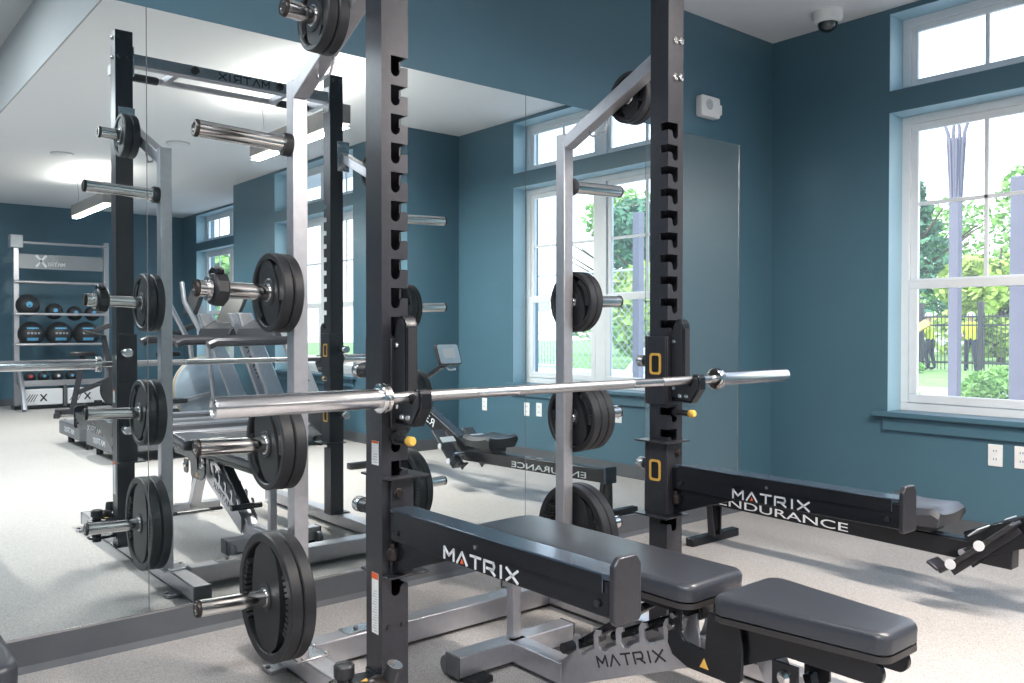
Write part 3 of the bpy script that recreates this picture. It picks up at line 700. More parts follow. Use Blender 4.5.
part('leg', MB().prism([(-.055, 0), (.015, 0), (.01, .19), (-.06, .19)], (RX + .05, 2.80, .045), (0, 1, 0), (0, 0, 1), (.012, 0, 0)), M['black'], rf, .002)
# contoured seat
sb = MB(); nx, ny = 12, 12; g_ = []
for i in range(nx + 1):
    row = []
    for j in range(ny + 1):
        x = -1 + 2 * i / nx; y = -1 + 2 * j / ny; k = 1 - .16 * y * y * abs(x) ** 3
        z = .388 + .020 * x * x - .010 * (1 - y * y) + .016 * max(0, y) ** 2 - .03 * max(0, abs(x) - .85) / .15 - .02 * max(0, abs(y) - .88) / .12
        row.append(sb.bm.verts.new((RX + x * .155 * k, 1.695 + y * .155, z)))
    g_.append(row)
g2 = [[sb.bm.verts.new((RX + (v.co.x - RX) * .86, 1.695 + (v.co.y - 1.695) * .9, .32)) for v in row] for row in g_]
for G in (g_, g2):
    for i in range(nx):
        for j in range(ny): sb.bm.faces.new([G[i][j], G[i + 1][j], G[i + 1][j + 1], G[i][j + 1]])
for i in range(nx):
    for j in (0, ny): sb.bm.faces.new([g_[i][j], g_[i + 1][j], g2[i + 1][j], g2[i][j]])
for j in range(ny):
    for i in (0, nx): sb.bm.faces.new([g_[i][j], g_[i][j + 1], g2[i][j + 1], g2[i][j]])
seat = part('seat', sb, M['vinylpad'], rw, 0, None, 50)
part('seat_carriage', MB().box(RX - .065, RX + .065, 1.60, 1.80, .285, .319), M['plastic'], seat, .006)
# boom, flywheel, footrests
dv = V((0, -.90, .40)).normalized(); up = V((0, .40, .90)).normalized()
p0, p1 = V((RX, 1.46, .255)), V((RX, .42, .72))
boom = part('boom', MB().bar(p0, p1, .085, .115, up=up), M['black'], rw, .006)
part('boom_top', MB().bar(p0 + up * .0585 - dv * -.12, p1 + up * .0585, .06, .004, up=up), M['guard'], boom)
for s, u_ in ((-1, (0, -1, .44)), (1, (0, 1, -.44))):
    q = V((RX + s * .0435, 1.07 if s < 0 else .76, .393 if s < 0 else .534)); text_part('boom_lettering', 'R3C', .088, q, u_, (0, .40, .90), M['letter'], boom, .0006, 'LEFT', 1.3)
fw = part('flywheel_housing', MB().lathe([(.06, 0), (.22, .0), (.27, .03), (.28, .075), (.27, .12), (.22, .15), (.06, .15)], (RX - .075, .40, .50), (1, 0, 0), 40), M['plastic'], rw)
part('vent_grille', MB().lathe([(.10, -.003), (.19, -.003), (.19, .003), (.10, .003), (.10, -.003)], (RX - .075, .40, .50), (1, 0, 0), 40, cap=False), M['dark'], fw)
part('front_leg', MB().bar((RX, .42, .30), (RX, .25, .03), .06, .05), M['black'], rw, .004)
part('front_foot', MB().box(RX - .30, RX + .30, .20, .27, 0, .05), M['black'], rw, .006)
part('guard_loop', MB().tube([(RX + .05, .35 + .33 * math.cos(a), .52 + .33 * math.sin(a)) for a in [R(t) for t in range(10, 140, 10)]], .012), M['blueplate'], rw)
for s in (-1, 1):
    cx = RX + s * .135
    a0, a1 = V((cx, 1.515, .162)), V((cx, 1.25, .397)); n = V((0, .66, .75)).normalized()
    ft = part('footrest', MB().bar(a0, a1, .105, .016, up=n), M['plastic'], rw, .005)
    part('heel_cup', MB().bar(a0 + n * .008, a0 + n * .045 + V((0, .02, 0)), .095, .014, up=V((0, -.7, .7))), M['dark'], ft, .004)
    part('strap', MB().bar(a0.lerp(a1, .62) + n * .05 - V((.058, 0, 0)), a0.lerp(a1, .62) + n * .05 + V((.058, 0, 0)), .05, .006, up=n), M['greybox'], ft, .002)
    for t in (.18, .58): part('bolt', MB().cyl((cx - .0525 if s < 0 else cx + .0525, *a0.lerp(a1, t).yz), (cx + s * .060, *a0.lerp(a1, t).yz), .020, None, 18), M['letter'], ft)
    part('side_bracket', MB().bar(a0.lerp(a1, .02) + V((-s * .047, 0, -.012)), a0.lerp(a1, .95) + V((-s * .047, 0, -.012)), .008, .05, up=n), M['dark'], ft, .002)
part('foot_axle', MB().cyl((RX - .13, 1.45, .245), (RX + .13, 1.45, .245), .014), M['steel'], rw)
# display on its arm
dm = part('display_arm', MB().bar((RX, .74, .69), (RX, 1.14, .865), .035, .03), M['black'], rw, .004)
part('arm_post', MB().bar((RX, .66, .60), (RX, .76, .71), .04, .04), M['black'], dm, .004)
cd = V((RX, 1.195, .945)); un = V((0, -.38, .92)).normalized(); nn = V((0, .92, .38)).normalized()
dp = part('display', MB().prism(rrect(.20, .165, .02), cd - nn * .02, (1, 0, 0), un, nn * .035), M['plastic'], rw, .003)
part('screen', MB().prism(rrect(.10, .075, .006), cd + nn * .0152 + un * .006, (1, 0, 0), un, nn * .001), M['letter'], dp)
part('screen_bezel', MB().prism(rrect(.185, .15, .016), cd + nn * .0148, (1, 0, 0), un, nn * .0008), M['screen'], dp)
part('handle_clip', MB().tube([cd + V((-.03, .02, -.08)), cd + V((-.03, .05, -.11)), cd + V((.03, .05, -.11)), cd + V((.03, .02, -.08))], .006), M['steel'], dp)
part('pull_handle', MB().tube([(RX - .20, .93, .60), (RX - .1, .90, .60), (RX + .1, .90, .60), (RX + .20, .93, .60)], .014), M['plastic'], rw)

# ------------------------------------------------------------------ small fixtures
def outlet(y, z, label, X=WX):
    r = thing('wall_outlet', label, 'outlet', (X, y, z), 'white outlets on the window wall')
    part('cover_plate', MB().box(X - .006, X, y - .036, y + .036, z - .058, z + .058), M['white'], r, .003)
    for dz in (-.022, .022):
        s = part('socket', MB().prism(rrect(.030, .032, .010), (X - .0075, y, z + dz), (0, 1, 0), (0, 0, 1), (.002, 0, 0)), M['vinyl'], r)
        part('slots', MB().box(X - .0082, X - .0074, y - .008, y - .005, z + dz - .003, z + dz + .008).box(X - .0082, X - .0074, y + .005, y + .008, z + dz - .003, z + dz + .007), M['hole'], s)
outlet(1.818, .468, 'white wall outlet under the window, the one fully in view')
outlet(1.690, .470, 'white wall outlet under the window, cut by the right edge of view')
outlet(.131, .440, 'white outlet far along the window wall, seen left of the mirrored window')
outlet(.732, .437, 'white outlet seen in the mirror under the window, left of a close pair')
outlet(.891, .444, 'white outlet seen in the mirror under the window, right of a close pair')
wb = thing('alarm_sounder', 'white alarm sounder box on the teal wall above the mirror', 'alarm', (4.14, MY, 2.45))
part('housing', MB().prism(rrect(.175, .125, .018), (4.135, MY + .002, 2.452), (1, 0, 0), (0, 0, 1), (0, -.047, 0)), M['white'], wb, .006)
part('sounder_grille', MB().lathe([(.032, 0), (.032, .003), (.024, .004), (.020, .002), (.010, .004), (0, .004)], (4.118, MY - .045, 2.462), (0, -1, 0), 24), M['greybox'], wb)
part('strobe_lens', MB().box(4.215, 4.236, MY - .05, MY - .004, 2.415, 2.475), M['white'], wb, .006)
dc = thing('dome_camera', 'white dome security camera with dark lens on the ceiling near the corner', 'camera', (4.60, 2.66, H))
part('base_ring', MB().lathe([(.085, 0), (.085, .035), (.080, .055), (.062, .068), (.055, .068)], (4.60, 2.66, H + .002), (0, 0, -1), 40), M['white'], dc)
part('dome', MB().lathe([(.056, .060), (.056, .072), (.050, .092), (.036, .108), (.018, .116), (0, .118)], (4.60, 2.66, H), (0, 0, -1), 36), M['dome'], dc)

def pendant(x, y0, y1, label, k=1.0):
    z0 = 2.545; r = thing('pendant_light', label, 'light', (x, (y0 + y1) / 2, z0), 'grey linear pendants')
    part('housing', MB().box(x - .045, x + .045, y0, y1, z0 + .006, z0 + .135), M['pendant'], r, .002)
    part('diffuser', MB().box(x - .038, x + .038, y0 + .006, y1 - .006, z0, z0 + .008), M['led'], r)
    part('uplight_diffuser', MB().box(x - .03, x + .03, y0 + .02, y1 - .02, z0 + .134, z0 + .137), M['led'], r)
    for y in (y0 + .15, y1 - .15):
        part('suspension_cord', MB().tube([(x, y, z0 + .13), (x + .01, y + .005, z0 + .25), (x - .005, y, H - .02)], .0025, 6), M['dark'], r)
        part('canopy', MB().lathe([(.06, 0), (.06, .012), (.045, .022), (0, .022)], (x, y, H), (0, 0, -1), 24), M['white'], r)
    for sgn, e, zz in ((-1, 80 * k, z0 - .02), (1, 15 * k, z0 + .16)):
        l = bpy.data.lights.new('pendant_lamp', 'AREA'); l.shape = 'RECTANGLE'; l.size = .07; l.size_y = y1 - y0 - .02; l.energy = e; l.color = (1, .93, .85)
        o = bpy.data.objects.new('pendant_lamp', l); C.objects.link(o); o.location = (x, (y0 + y1) / 2, zz)
        if sgn > 0: o.rotation_euler = (math.pi, 0, 0)
pendant(2.86, -.42, 1.10, 'grey linear pendant lamp seen in the mirror beside the rack')
pendant(2.61, -5.4, -3.90, 'grey linear pendant lamp far back above the ball rack', .6)
for x, y, lab in ((2.09, -3.6, 'thin round ceiling disc near the far pendant'), (2.86, -2.3, 'small round ceiling disc above the treadmills'), (3.7, -2.1, 'round white ceiling disc beside the far windows')):
    r = thing('ceiling_speaker', lab, 'speaker', (x, y, H)); part('grille', MB().lathe([(.10, 0), (.10, .008), (.085, .014), (0, .014)], (x, y, H), (0, 0, -1), 28), M['white'], r)
    part('trim_ring', MB().lathe([(.10, 0), (.112, 0), (.112, .008), (.10, .010), (.10, 0)], (x, y, H), (0, 0, -1), 28, cap=False), M['greybox'], r)

# ------------------------------------------------------------------ machines behind the camera (they show in the mirror)
def make_treadmill():
    r = thing('treadmill', '', 'treadmill', (0, 0, 0), 'treadmills facing the windows')   # local: runs +x, width y
    part('deck', MB().box(.10, 1.95, -.40, .40, .10, .20), M['deckgrey'], r, .01)
    part('belt', MB().box(.06, 1.60, -.26, .26, .2, .206), M['rubber'], r)
    for s in (-1, 1): part('side_step', MB().box(.02, 1.70, s * .335 - .065, s * .335 + .065, .20, .235), M['silver'], r, .008)
    e = part('rear_cover', MB().box(-.02, .10, -.42, .42, .09, .225), M['deckgrey'], r, .012)
    logo('rear_logo', 'MATRIX', (-.0215, .21, .135), (0, -1, 0), (0, 0, 1), .045, M['letter'], e, 1.2, .4, .18)
    part('motor_hood', yz(MB(), [(-.38, .20), (.38, .20), (.34, .34), (-.34, .34)], 1.58, 2.02), M['blueplate'], r, .02)
    for s in (-1, 1):
        u = part('upright_arm', MB().prism([(1.78, .22), (1.98, .22), (1.52, 1.30), (1.38, 1.30)], (0, s * .42 - .03, 0), (1, 0, 0), (0, 0, 1), (0, .06, 0)), M['silver'], r, .008)
        if s > 0: logo('upright_logo', 'MATRIX', (1.52, s * .4512, 1.02), V((.36, 0, -.85)), V((.85, 0, .36)), .055, M['letterdk'], u, 1.1, .4, .18)
        part('handrail', MB().tube([(.78, s * .43, .99), (.85, s * .43, 1.02), (1.50, s * .43, 1.03), (1.62, s * .40, 1.05)], .045, 10), M['dark'], r)
        part('rubber_foot', MB().cyl((.08, s * .36, 0), (.08, s * .36, .095), .03), M['rubber'], r)
        part('wheel', MB().cyl((1.90, s * .30, .05), (1.90, s * .37, .05), .05), M['plastic'], r)
    part('console', MB().prism([(1.36, 1.02), (1.62, 1.02), (1.68, 1.18), (1.56, 1.24), (1.40, 1.14)], (0, -.44, 0), (1, 0, 0), (0, 0, 1), (0, .88, 0)), M['dark'], r, .01)
    sc = part('display', MB().prism([(1.48, 1.14), (1.52, 1.14), (1.66, 1.46), (1.62, 1.47)], (0, -.27, 0), (1, 0, 0), (0, 0, 1), (0, .54, 0)), M['plastic'], r, .006)
    part('stop_key', MB().box(1.40, 1.45, -.03, .03, 1.10, 1.135), M['red'], sc)
    return r
tm = make_treadmill(); tm.location = (1.96, -1.60, 0); tm['label'] = 'grey treadmill nearest the mirror, first of the row facing the windows'
dup(tm, (1.96, -2.68, 0), 'grey treadmill second from the mirror in the row facing the windows')
el = thing('elliptical_trainer', 'elliptical trainer with pale blue round shroud behind the treadmills', 'elliptical', (3.45, -3.95, 0))
n_el = len(bpy.data.meshes)
part('shroud', MB().lathe([(.05, 0), (.32, .01), (.39, .05), (.39, .20), (.32, .24), (.05, .25)], (3.15, -3.98, .42), (0, 1, 0), 40), M['blueplate'], el)
part('shroud_line', MB().lathe([(.392, .09), (.396, .10), (.396, .13), (.392, .14), (.392, .09)], (3.15, -3.98, .42), (0, 1, 0), 40, cap=False), M['gold'], el)
part('base_frame', MB().box(2.2, 3.5, -3.98, -3.86, .03, .12).box(2.2, 2.28, -4.25, -3.6, .0, .06).box(3.42, 3.5, -4.25, -3.6, 0, .06), M['silver'], el, .006)
part('mast', MB().bar((3.30, -3.92, .7), (3.05, -3.92, 1.45), .08, .1), M['silver'], el, .006)
part('console', MB().prism([(2.95, 1.32), (3.0, 1.30), (3.12, 1.62), (3.06, 1.64)], (0, -4.10, 0), (1, 0, 0), (0, 0, 1), (0, .36, 0)), M['plastic'], el, .006)
for s in (-1, 1):
    part('swing_arm', MB().tube([(3.15, -3.92 + s * .30, .30), (3.08, -3.92 + s * .30, .95), (2.82, -3.92 + s * .27, 1.45), (2.80, -3.92 + s * .25, 1.68)], [.03, .03, .028, .026]), M['silver'], el)
    part('pedal', MB().box(2.45, 2.85, -3.92 + s * .22 - .07, -3.92 + s * .22 + .07, .28, .33), M['plastic'], el, .01)
    part('pedal_arm', MB().bar((2.25, -3.92 + s * .25, .18), (3.15, -3.92 + s * .25, .38), .04, .05), M['silver'], el, .004)
for c_ in el.children:
    for v_ in c_.data.vertices: v_.co.x += .55
def make_bike():
    r = thing('exercise_bike', '', 'exercise bike', (0, 0, 0), 'exercise bikes near the ball rack')
    part('frame', MB().bar((-.45, 0, .06), (.45, 0, .06), .07, .07).bar((-.25, 0, .08), (-.12, 0, .78), .05, .07).bar((.30, 0, .10), (.12, 0, 1.02), .05, .07).bar((-.2, 0, .3), (.25, 0, .5), .05, .06), M['dark'], r, .005)
    part('flywheel', MB().lathe([(.05, 0), (.21, .0), (.23, .015), (.23, .04), (.21, .055), (.05, .055)], (.30, -.028, .33), (0, 1, 0), 32), M['rubber'], r)
    part('saddle', MB().prism([(-.16, -.10), (-.08, -.12), (.12, -.03), (.15, 0), (.12, .03), (-.08, .12), (-.16, .10)], (-.12, 0, .78), (1, 0, 0), (0, 1, 0), (0, 0, .06)), M['plastic'], r, .015)
    part('handlebar', MB().tube([(-.10, -.22, 1.10), (.08, -.22, 1.06), (.14, -.1, 1.04), (.14, .1, 1.04), (.08, .22, 1.06), (-.10, .22, 1.10)], .018), M['plastic'], r)
    part('console', MB().prism([(.02, 1.08), (.22, 1.16), (.20, 1.22), (.0, 1.14)], (0, -.15, 0), (1, 0, 0), (0, 0, 1), (0, .30, 0)), M['plastic'], r, .006)
    for x in (-.42, .42): part('foot', MB().box(x - .035, x + .035, -.26, .26, 0, .06), M['dark'], r, .006)
    for s in (-1, 1): part('pedal', MB().box(.0, .10, s * .17 - .045, s * .17 + .045, .28 + s * .12, .305 + s * .12).box(.04, .06, min(s * .04, s * .13), max(s * .04, s * .13), .28 + s * .12, .30 + s * .12), M['plastic'], r, .004)
    return r
bk = make_bike(); bk.location = (2.90, -5.75, 0); bk.rotation_euler = (0, 0, .25); bk['label'] = 'black exercise bike before the ball rack, left one in the mirror'
dup(bk, (3.75, -5.0, 0), 'black exercise bike before the ball rack, partly behind the rack post', .25)

# ball rack on the back wall
BR = -7.25
br = thing('ball_rack', 'tall silver medicine ball rack against the back wall with big header panel', 'storage rack', (2.83, BR, 0))
for x in (2.28, 3.46):
    p = part('post', MB().bar((x, BR - .12, 0.0), (x, BR - .12, 2.42), .07, .10, up=(0, 1, 0)), M['silver'], br, .006)
    part('curved_leg', MB().tube([(x, BR - .1, .62), (x, BR + .10, .50), (x, BR + .34, .25), (x, BR + .45, .02)], .035), M['silver'], p)
    part('foot', MB().box(x - .05, x + .05, BR - .25, BR + .02, 0, .05), M['dark'], p, .005)
part('head_box', MB().box(2.20, 2.36, BR - .2, BR - .02, 2.28, 2.46), M['greybox'], br, .01)
part('top_bar', MB().cyl((2.25, BR - .08, 2.36), (3.46, BR - .08, 2.36), .018), M['silver'], br)
hd = part('header_panel', MB().box(2.27, 3.42, BR - .10, BR - .08, 1.99, 2.20), M['header'], br, .004)
logo('header_logo', 'X', (2.655, BR - .079, 2.03), (-1, 0, 0), (0, 0, 1), .15, M['letter'], hd, .8, .3, .2)
logo('header_logo', 'MATRI', (2.90, BR - .079, 2.04), (-1, 0, 0), (0, 0, 1), .05, M['letter'], hd, .75, .25, .22)
part('shelf_rail', MB().cyl((2.25, BR - .04, 1.80), (3.44, BR - .04, 1.80), .022).cyl((2.25, BR - .2, 1.80), (3.44, BR - .2, 1.80), .022), M['silver'], br)
for z in (1.345, .915): part('shelf_rail', MB().cyl((2.25, BR + .03, z), (3.44, BR + .03, z), .020).cyl((2.25, BR - .23, z), (3.44, BR - .23, z), .020), M['silver'], br)
part('bottom_shelf', MB().box(2.28, 3.42, BR - .23, BR + .12, .35, .375), M['dark'], br, .005)
part('bottom_shelf_lip', MB().box(2.28, 3.42, BR + .12, BR + .14, .33, .41), M['silver'], br, .003)
part('bin_bay', MB().box(2.28, 3.42, BR - .2, BR + .02, .02, .06).box(2.83, 2.87, BR - .2, BR + .14, .03, .345), M['base'], br, .003)
for i, (x0, x1, lab) in enumerate(((2.31, 2.82, 'white storage bin under the ball rack, left of two in the mirror'), (2.88, 3.40, 'white storage bin under the ball rack, right of two in the mirror'))):
    b = thing('storage_bin', lab, 'bin', ((x0 + x1) / 2, BR, .06), 'bins under the ball rack')
    part('bin_body', MB().box(x0, x1, BR - .18, BR + .13, .062, .29), M['letter'], b, .01)
    t = MB()
    for k in range(4): t.bar((x0 + .10 + k * .03, BR + .131, .215), (x0 + .03 + k * .035, BR + .131, .11 + k * .0), .010, .002, up=(0, 1, 0))
    part('hatch_mark', t, M['letterdk'], b)
    logo('bin_logo', 'X', (x0 + .30, BR + .131, .12), (-1, 0, 0), (0, 0, 1), .09, M['letterdk'], b, .8, .3, .22)
def med_ball(x, y, z, r, band, label, grp):
    o = thing('medicine_ball', label, 'medicine ball', (x, y, z), grp)
    part('ball_shell', MB().ball((x, y, z), r), M['rubber'], o, 0, None, 80)
    f = MB()
    if band == 'text':                          # two curved printed bands on the front of the ball
        for za, zb, hw in ((.40, .52, .42), (-.52, -.30, .40), (-.02, .14, .5)):
            if za == -.02: part('printed_band', f, M['blue'], o); f = MB()
            P = [[f.bm.verts.new((x + u * r, y + r * 1.004 * math.sqrt(max(0, 1 - u * u - w * w)), z + w * r)) for u in [hw * (q / 6 - 1) for q in range(13)]] for w in (za, (za + zb) / 2, zb)]
            for a, b in zip(P, P[1:]):
                for q in range(12):
                    if za != -.02 or q % 3: f.bm.faces.new([a[q], a[q + 1], b[q + 1], b[q]])
        part('printed_lettering', f, M['header'], o)
    else:
        f.lathe([(r * .26, 0), (r * .24, .004), (0, .006)], (x, y + r * .955, z + .01), (0, 1, 0), 20); part('logo_disc', f, M[band], o)
gr = 'medicine balls on the upper shelf'
for x, r, n in ((2.42, .160, 'largest ball on the upper shelf of the ball rack'), (2.76, .118, 'second from left on the upper shelf in the mirror'), (3.03, .110, 'third from left on the upper shelf'), (3.27, .110, 'last on the upper shelf behind a peg')):
    med_ball(x, BR - .10, 1.345 + (math.sqrt((r + .02) ** 2 - .13 ** 2) if r > .112 else .02), r, 'blue', 'medicine ball with blue dot, ' + n, gr)
for x, n in ((2.46, 'left'), (2.82, 'middle'), (3.18, 'right')):
    med_ball(x, BR - .10, .915 + math.sqrt(.198 ** 2 - .13 ** 2), .178, 'text', 'big black soft medicine ball on the middle shelf, %s one in the mirror' % n, 'big soft balls on the middle shelf')
for x, b, n in ((2.43, 'red', 'with red dot'), (2.60, 'blue', 'with blue dot, second in row'), (2.78, 'letter', 'with white dot'), (2.96, 'blue', 'with blue dot, last in row')):
    med_ball(x, BR + .0, .377 + .078, .078, b, 'small black medicine ball on the bottom shelf ' + n, 'small balls on the bottom shelf')

# ------------------------------------------------------------------ outside
GZ = -.12
struct('ground', MB().box(WX + T, 90, -70, 80, GZ - .1, GZ), M['concrete'])
tagk = lambda o: o.__setitem__('kind', 'structure') or o
struct('lawn', MB().box(19, 88, -68, 78, GZ, GZ + .012), M['grass'])
struct('pavement', MB().box(WX + T, 18, 4.6, 9.0, GZ, GZ + .006), M['concrete'])
def leaf_cloud(b, c, rad, n, size, rng, flat=.8):
    c = V(c)
    for _ in range(n):
        while True:
            d = V((rng.uniform(-1, 1), rng.uniform(-1, 1), rng.uniform(-1, 1)))
            if .25 < d.length < 1: break
        d = d.normalized() * (d.length ** .5)
        p = c + V((d.x * rad[0], d.y * rad[1], d.z * rad[2])); u = V((rng.uniform(-1, 1), rng.uniform(-1, 1), rng.uniform(-.6, .6))).normalized()
        v = u.orthogonal().normalized(); v.rotate(Matrix.Rotation(rng.uniform(0, 6.28), 3, u)); s = size * rng.uniform(.6, 1.3)
        q = [b.bm.verts.new(p + u * s), b.bm.verts.new(p + v * s * .55), b.bm.verts.new(p - u * s), b.bm.verts.new(p - v * s * .55)]
        b.bm.faces.new(q)
def tree(x, y, h, w, leaf, label, seed, conifer=False, n=4200, ls=.19):
    rng = random.Random(seed); r = thing('tree', label, 'tree', (x, y, GZ), 'trees beyond the fence')
    t = MB().tube([(x, y, GZ), (x + .1, y, GZ + h * .3), (x, y + .1, GZ + h * .6), (x, y, GZ + h * .85)], [h * .028, h * .022, h * .014, h * .006], 9)
    for k in range(6):
        a = rng.uniform(0, 6.28); z = GZ + h * rng.uniform(.3, .6); t.tube([(x, y, z), (x + math.cos(a) * w * .25, y + math.sin(a) * w * .25, z + h * .12), (x + math.cos(a) * w * .42, y + math.sin(a) * w * .42, z + h * .2)], [h * .010, h * .007, h * .003], 6)
    part('trunk', t, M['bark'], r)
    b = MB()
    if conifer:
        for k in range(9):
            f = k / 8; leaf_cloud(b, (x, y, GZ + h * (.2 + .75 * f)), (w * .5 * (1.05 - f), w * .5 * (1.05 - f), h * .06), int(n / 9), ls, rng)
    else:
        for k in range(14):
            a = rng.uniform(0, 6.28); q = rng.uniform(.0, .34) * w; zz = rng.uniform(.16, .84); rr = w * rng.uniform(.16, .26)
            leaf_cloud(b, (x + math.cos(a) * q, y + math.sin(a) * q, GZ + h * zz), (rr, rr, rr * .8), int(n / 13), ls, rng)
    for f in b.bm.faces: f.smooth = False
    o = part('crown', b, M[leaf], r); return r
# trees seen straight through the window
tree(41, 19.2, 9.2, 6.0, 'leafB', 'grey-green conifer at the left side of the direct window', 1, True)
tree(45, 14.2, 10.2, 7.6, 'leafA', 'broad bright green tree behind the forked post', 2)
tree(35.5, 13.2, 5.2, 4.6, 'leafC', 'low yellow-green tree between the conifer and the forked post', 3)
tree(58, 26, 10.5, 8.0, 'leafA', 'hazy green tree at the far left behind the conifer', 5)
tree(58, 17.0, 11.5, 9.0, 'leafB', 'dark green tall tree behind the broad bright one', 4)
# trees seen in the mirror through the same window
tree(19, -19, 5.4, 4.6, 'leafB', 'blue-green tree mirrored beyond the chain-link fence, left one', 6)
tree(24.5, -14.5, 6.6, 5.0, 'leafB', 'tall blue-green tree mirrored behind the rear post', 7)
tree(26, -8.6, 5.4, 5.0, 'leafA', 'light green tree mirrored beside the dark post', 8)
tree(19, -10.8, 3.6, 3.6, 'leafC', 'low yellow-green tree mirrored just over the chain-link fence', 9)
tree(31, -22, 8.5, 7.0, 'leafA', 'green tree mirrored at the far end of the yard', 10)
tree(10, -21, 4.0, 4.0, 'leafA', 'green tree mirrored outside the middle windows', 11)
def shrub(x, y, rx, h, leaf, label, seed):
    rng = random.Random(seed); r = thing('shrub', label, 'shrub', (x, y, GZ), 'shrubs outside the window')
    b = MB(); leaf_cloud(b, (x, y, GZ + h * .55), (rx, rx, h * .5), 3000, .045, rng)
    part('foliage', b, M[leaf], r)
    t = MB()
    for k in range(6):
        a = k * 1.05; t.tube([(x, y, GZ), (x + math.cos(a) * rx * .5, y + math.sin(a) * rx * .5, GZ + h * .5)], .02, 6)
    part('stem', t, M['bark'], r)
shrub(12.2, 4.42, .60, .74, 'leafA', 'round light green shrub low in the window', 21)
shrub(11.6, 5.75, .40, .55, 'leafA', 'small green shrub left of the forked post base', 22)
shrub(24.6, 11.6, .40, .34, 'leafA', 'small green shrub at the foot of the black fence', 23)
# forked post and plain post
fp = thing('forked_post', 'lavender-grey post with flared forked top outside the window', 'post', (7.5, 3.17, GZ))
part('shaft', MB().box(7.46, 7.54, 3.11, 3.19, GZ, 2.40), M['post'], fp, .004)
hd = MB().lathe([(.040, 0), (.044, .06), (.060, .42), (.066, .44), (.066, .46), (.0, .46)], (7.5, 3.15, 2.28), (0, 0, 1), 8)
for k in range(8):
    a = R(22.5 + 45 * k); hd.bar((7.5 + .042 * math.cos(a), 3.15 + .042 * math.sin(a), 2.26), (7.5 + .066 * math.cos(a), 3.15 + .066 * math.sin(a), 2.75), .012, .02, up=(math.cos(a), math.sin(a), 0))
part('flared_head', hd, M['post'], fp, .003)
for y0_, y1_ in ((.055, .14), (-.055, -.14), (.022, .010), (-.022, -.010)):
    part('fork_arm', MB().tube([(7.5, 3.15 + y0_, 2.70), (7.5, 3.15 + y0_ * 1.25, 2.80), (7.5, 3.15 + y0_ + (y1_ - y0_) * .55, 2.90), (7.5, 3.15 + y1_, 3.02)], [.018, .016, .013, .008], 8), M['post'], fp)
single('patio_post', MB().box(7.43, 7.57, 2.48, 2.705, GZ, 2.36), M['post'], 'wide lavender-grey post at the right edge of the window', 'post', (7.5, 2.62, GZ), None, .01)
pl_ = thing('gate_pillar', 'pale lavender pillar at the lower left of the direct window', 'pillar', (10.0, 5.62, GZ))
part('pillar_shaft', MB().box(9.85, 10.05, 5.42, 5.62, GZ, .95), M['post'], pl_, .01); part('pillar_cap', MB().box(9.83, 10.07, 5.40, 5.64, .95, .98), M['siding'], pl_)
single('timber_beam', MB().bar((25.2, 12.7, .55), (25.3, 11.4, 1.35), .16, .22), M['wood'], 'tan timber beam slanting beside the left worker', 'beam', (25.2, 12.0, .9))
# picket fence
pf = thing('picket_fence', 'black metal picket fence beyond the lawn edge', 'fence', (26, 10.5, GZ))
fm = MB()
for k in range(68): fm.box(25.985, 26.015, 6.8 + k * .11 - .008, 6.8 + k * .11 + .008, GZ + .08, 1.62)
o = part('pickets', fm, M['fence'], pf); o['kind'] = 'stuff'
for z in (.15, 1.25, 1.5): part('fence_rail', MB().box(25.97, 26.03, 6.7, 14.3, z, z + .05), M['fence'], pf)
for y in (8.6, 10.2, 11.9, 13.6): part('fence_post', MB().box(25.93, 26.07, y - .07, y + .07, GZ, 1.95), M['fence'], pf, .01)
# white wall / low building far behind the fence
single('low_building', MB().box(49.0, 51.4, 4, 30, GZ, 1.55).prism([(-13.4, 0), (13.4, 0), (12.6, .5), (-12.6, .5)], (48.95, 17, 1.55), (0, 1, 0), (0, 0, 1), (2.5, 0, 0)), M['siding'], 'long low white building far behind the black fence', 'building', (50.2, 17, GZ))
# parked car
car = thing('parked_car', 'dark purple parked car at the lower left of the direct window', 'car', (31, 16.4, GZ))
part('car_body', MB().prism([(-2.2, .35), (-2.15, .85), (-1.5, .95), (-.9, 1.45), (.9, 1.48), (1.7, .98), (2.2, .85), (2.25, .35)], (30.1, 16.4, GZ), (0, 1, 0), (0, 0, 1), (1.8, 0, 0)), M['carpaint'], car, .06)
part('car_window', MB().prism([(-1.3, .98), (-.82, 1.38), (.82, 1.40), (1.45, 1.0)], (30.08, 16.4, GZ), (0, 1, 0), (0, 0, 1), (.03, 0, 0)), M['glassdk'], car)
for y in (-1.4, 1.4):
    w = part('wheel', MB().lathe([(.2, 0), (.34, .0), (.36, .03), (.36, .18), (.34, .2), (.2, .2)], (30.02, 16.4 + y, GZ + .36), (1, 0, 0), 28), M['rubber'], car)
    part('wheel_hub', MB().lathe([(.22, -.01), (.20, -.03), (0, -.02)], (30.02, 16.4 + y, GZ + .36), (1, 0, 0), 20), M['steel'], w)
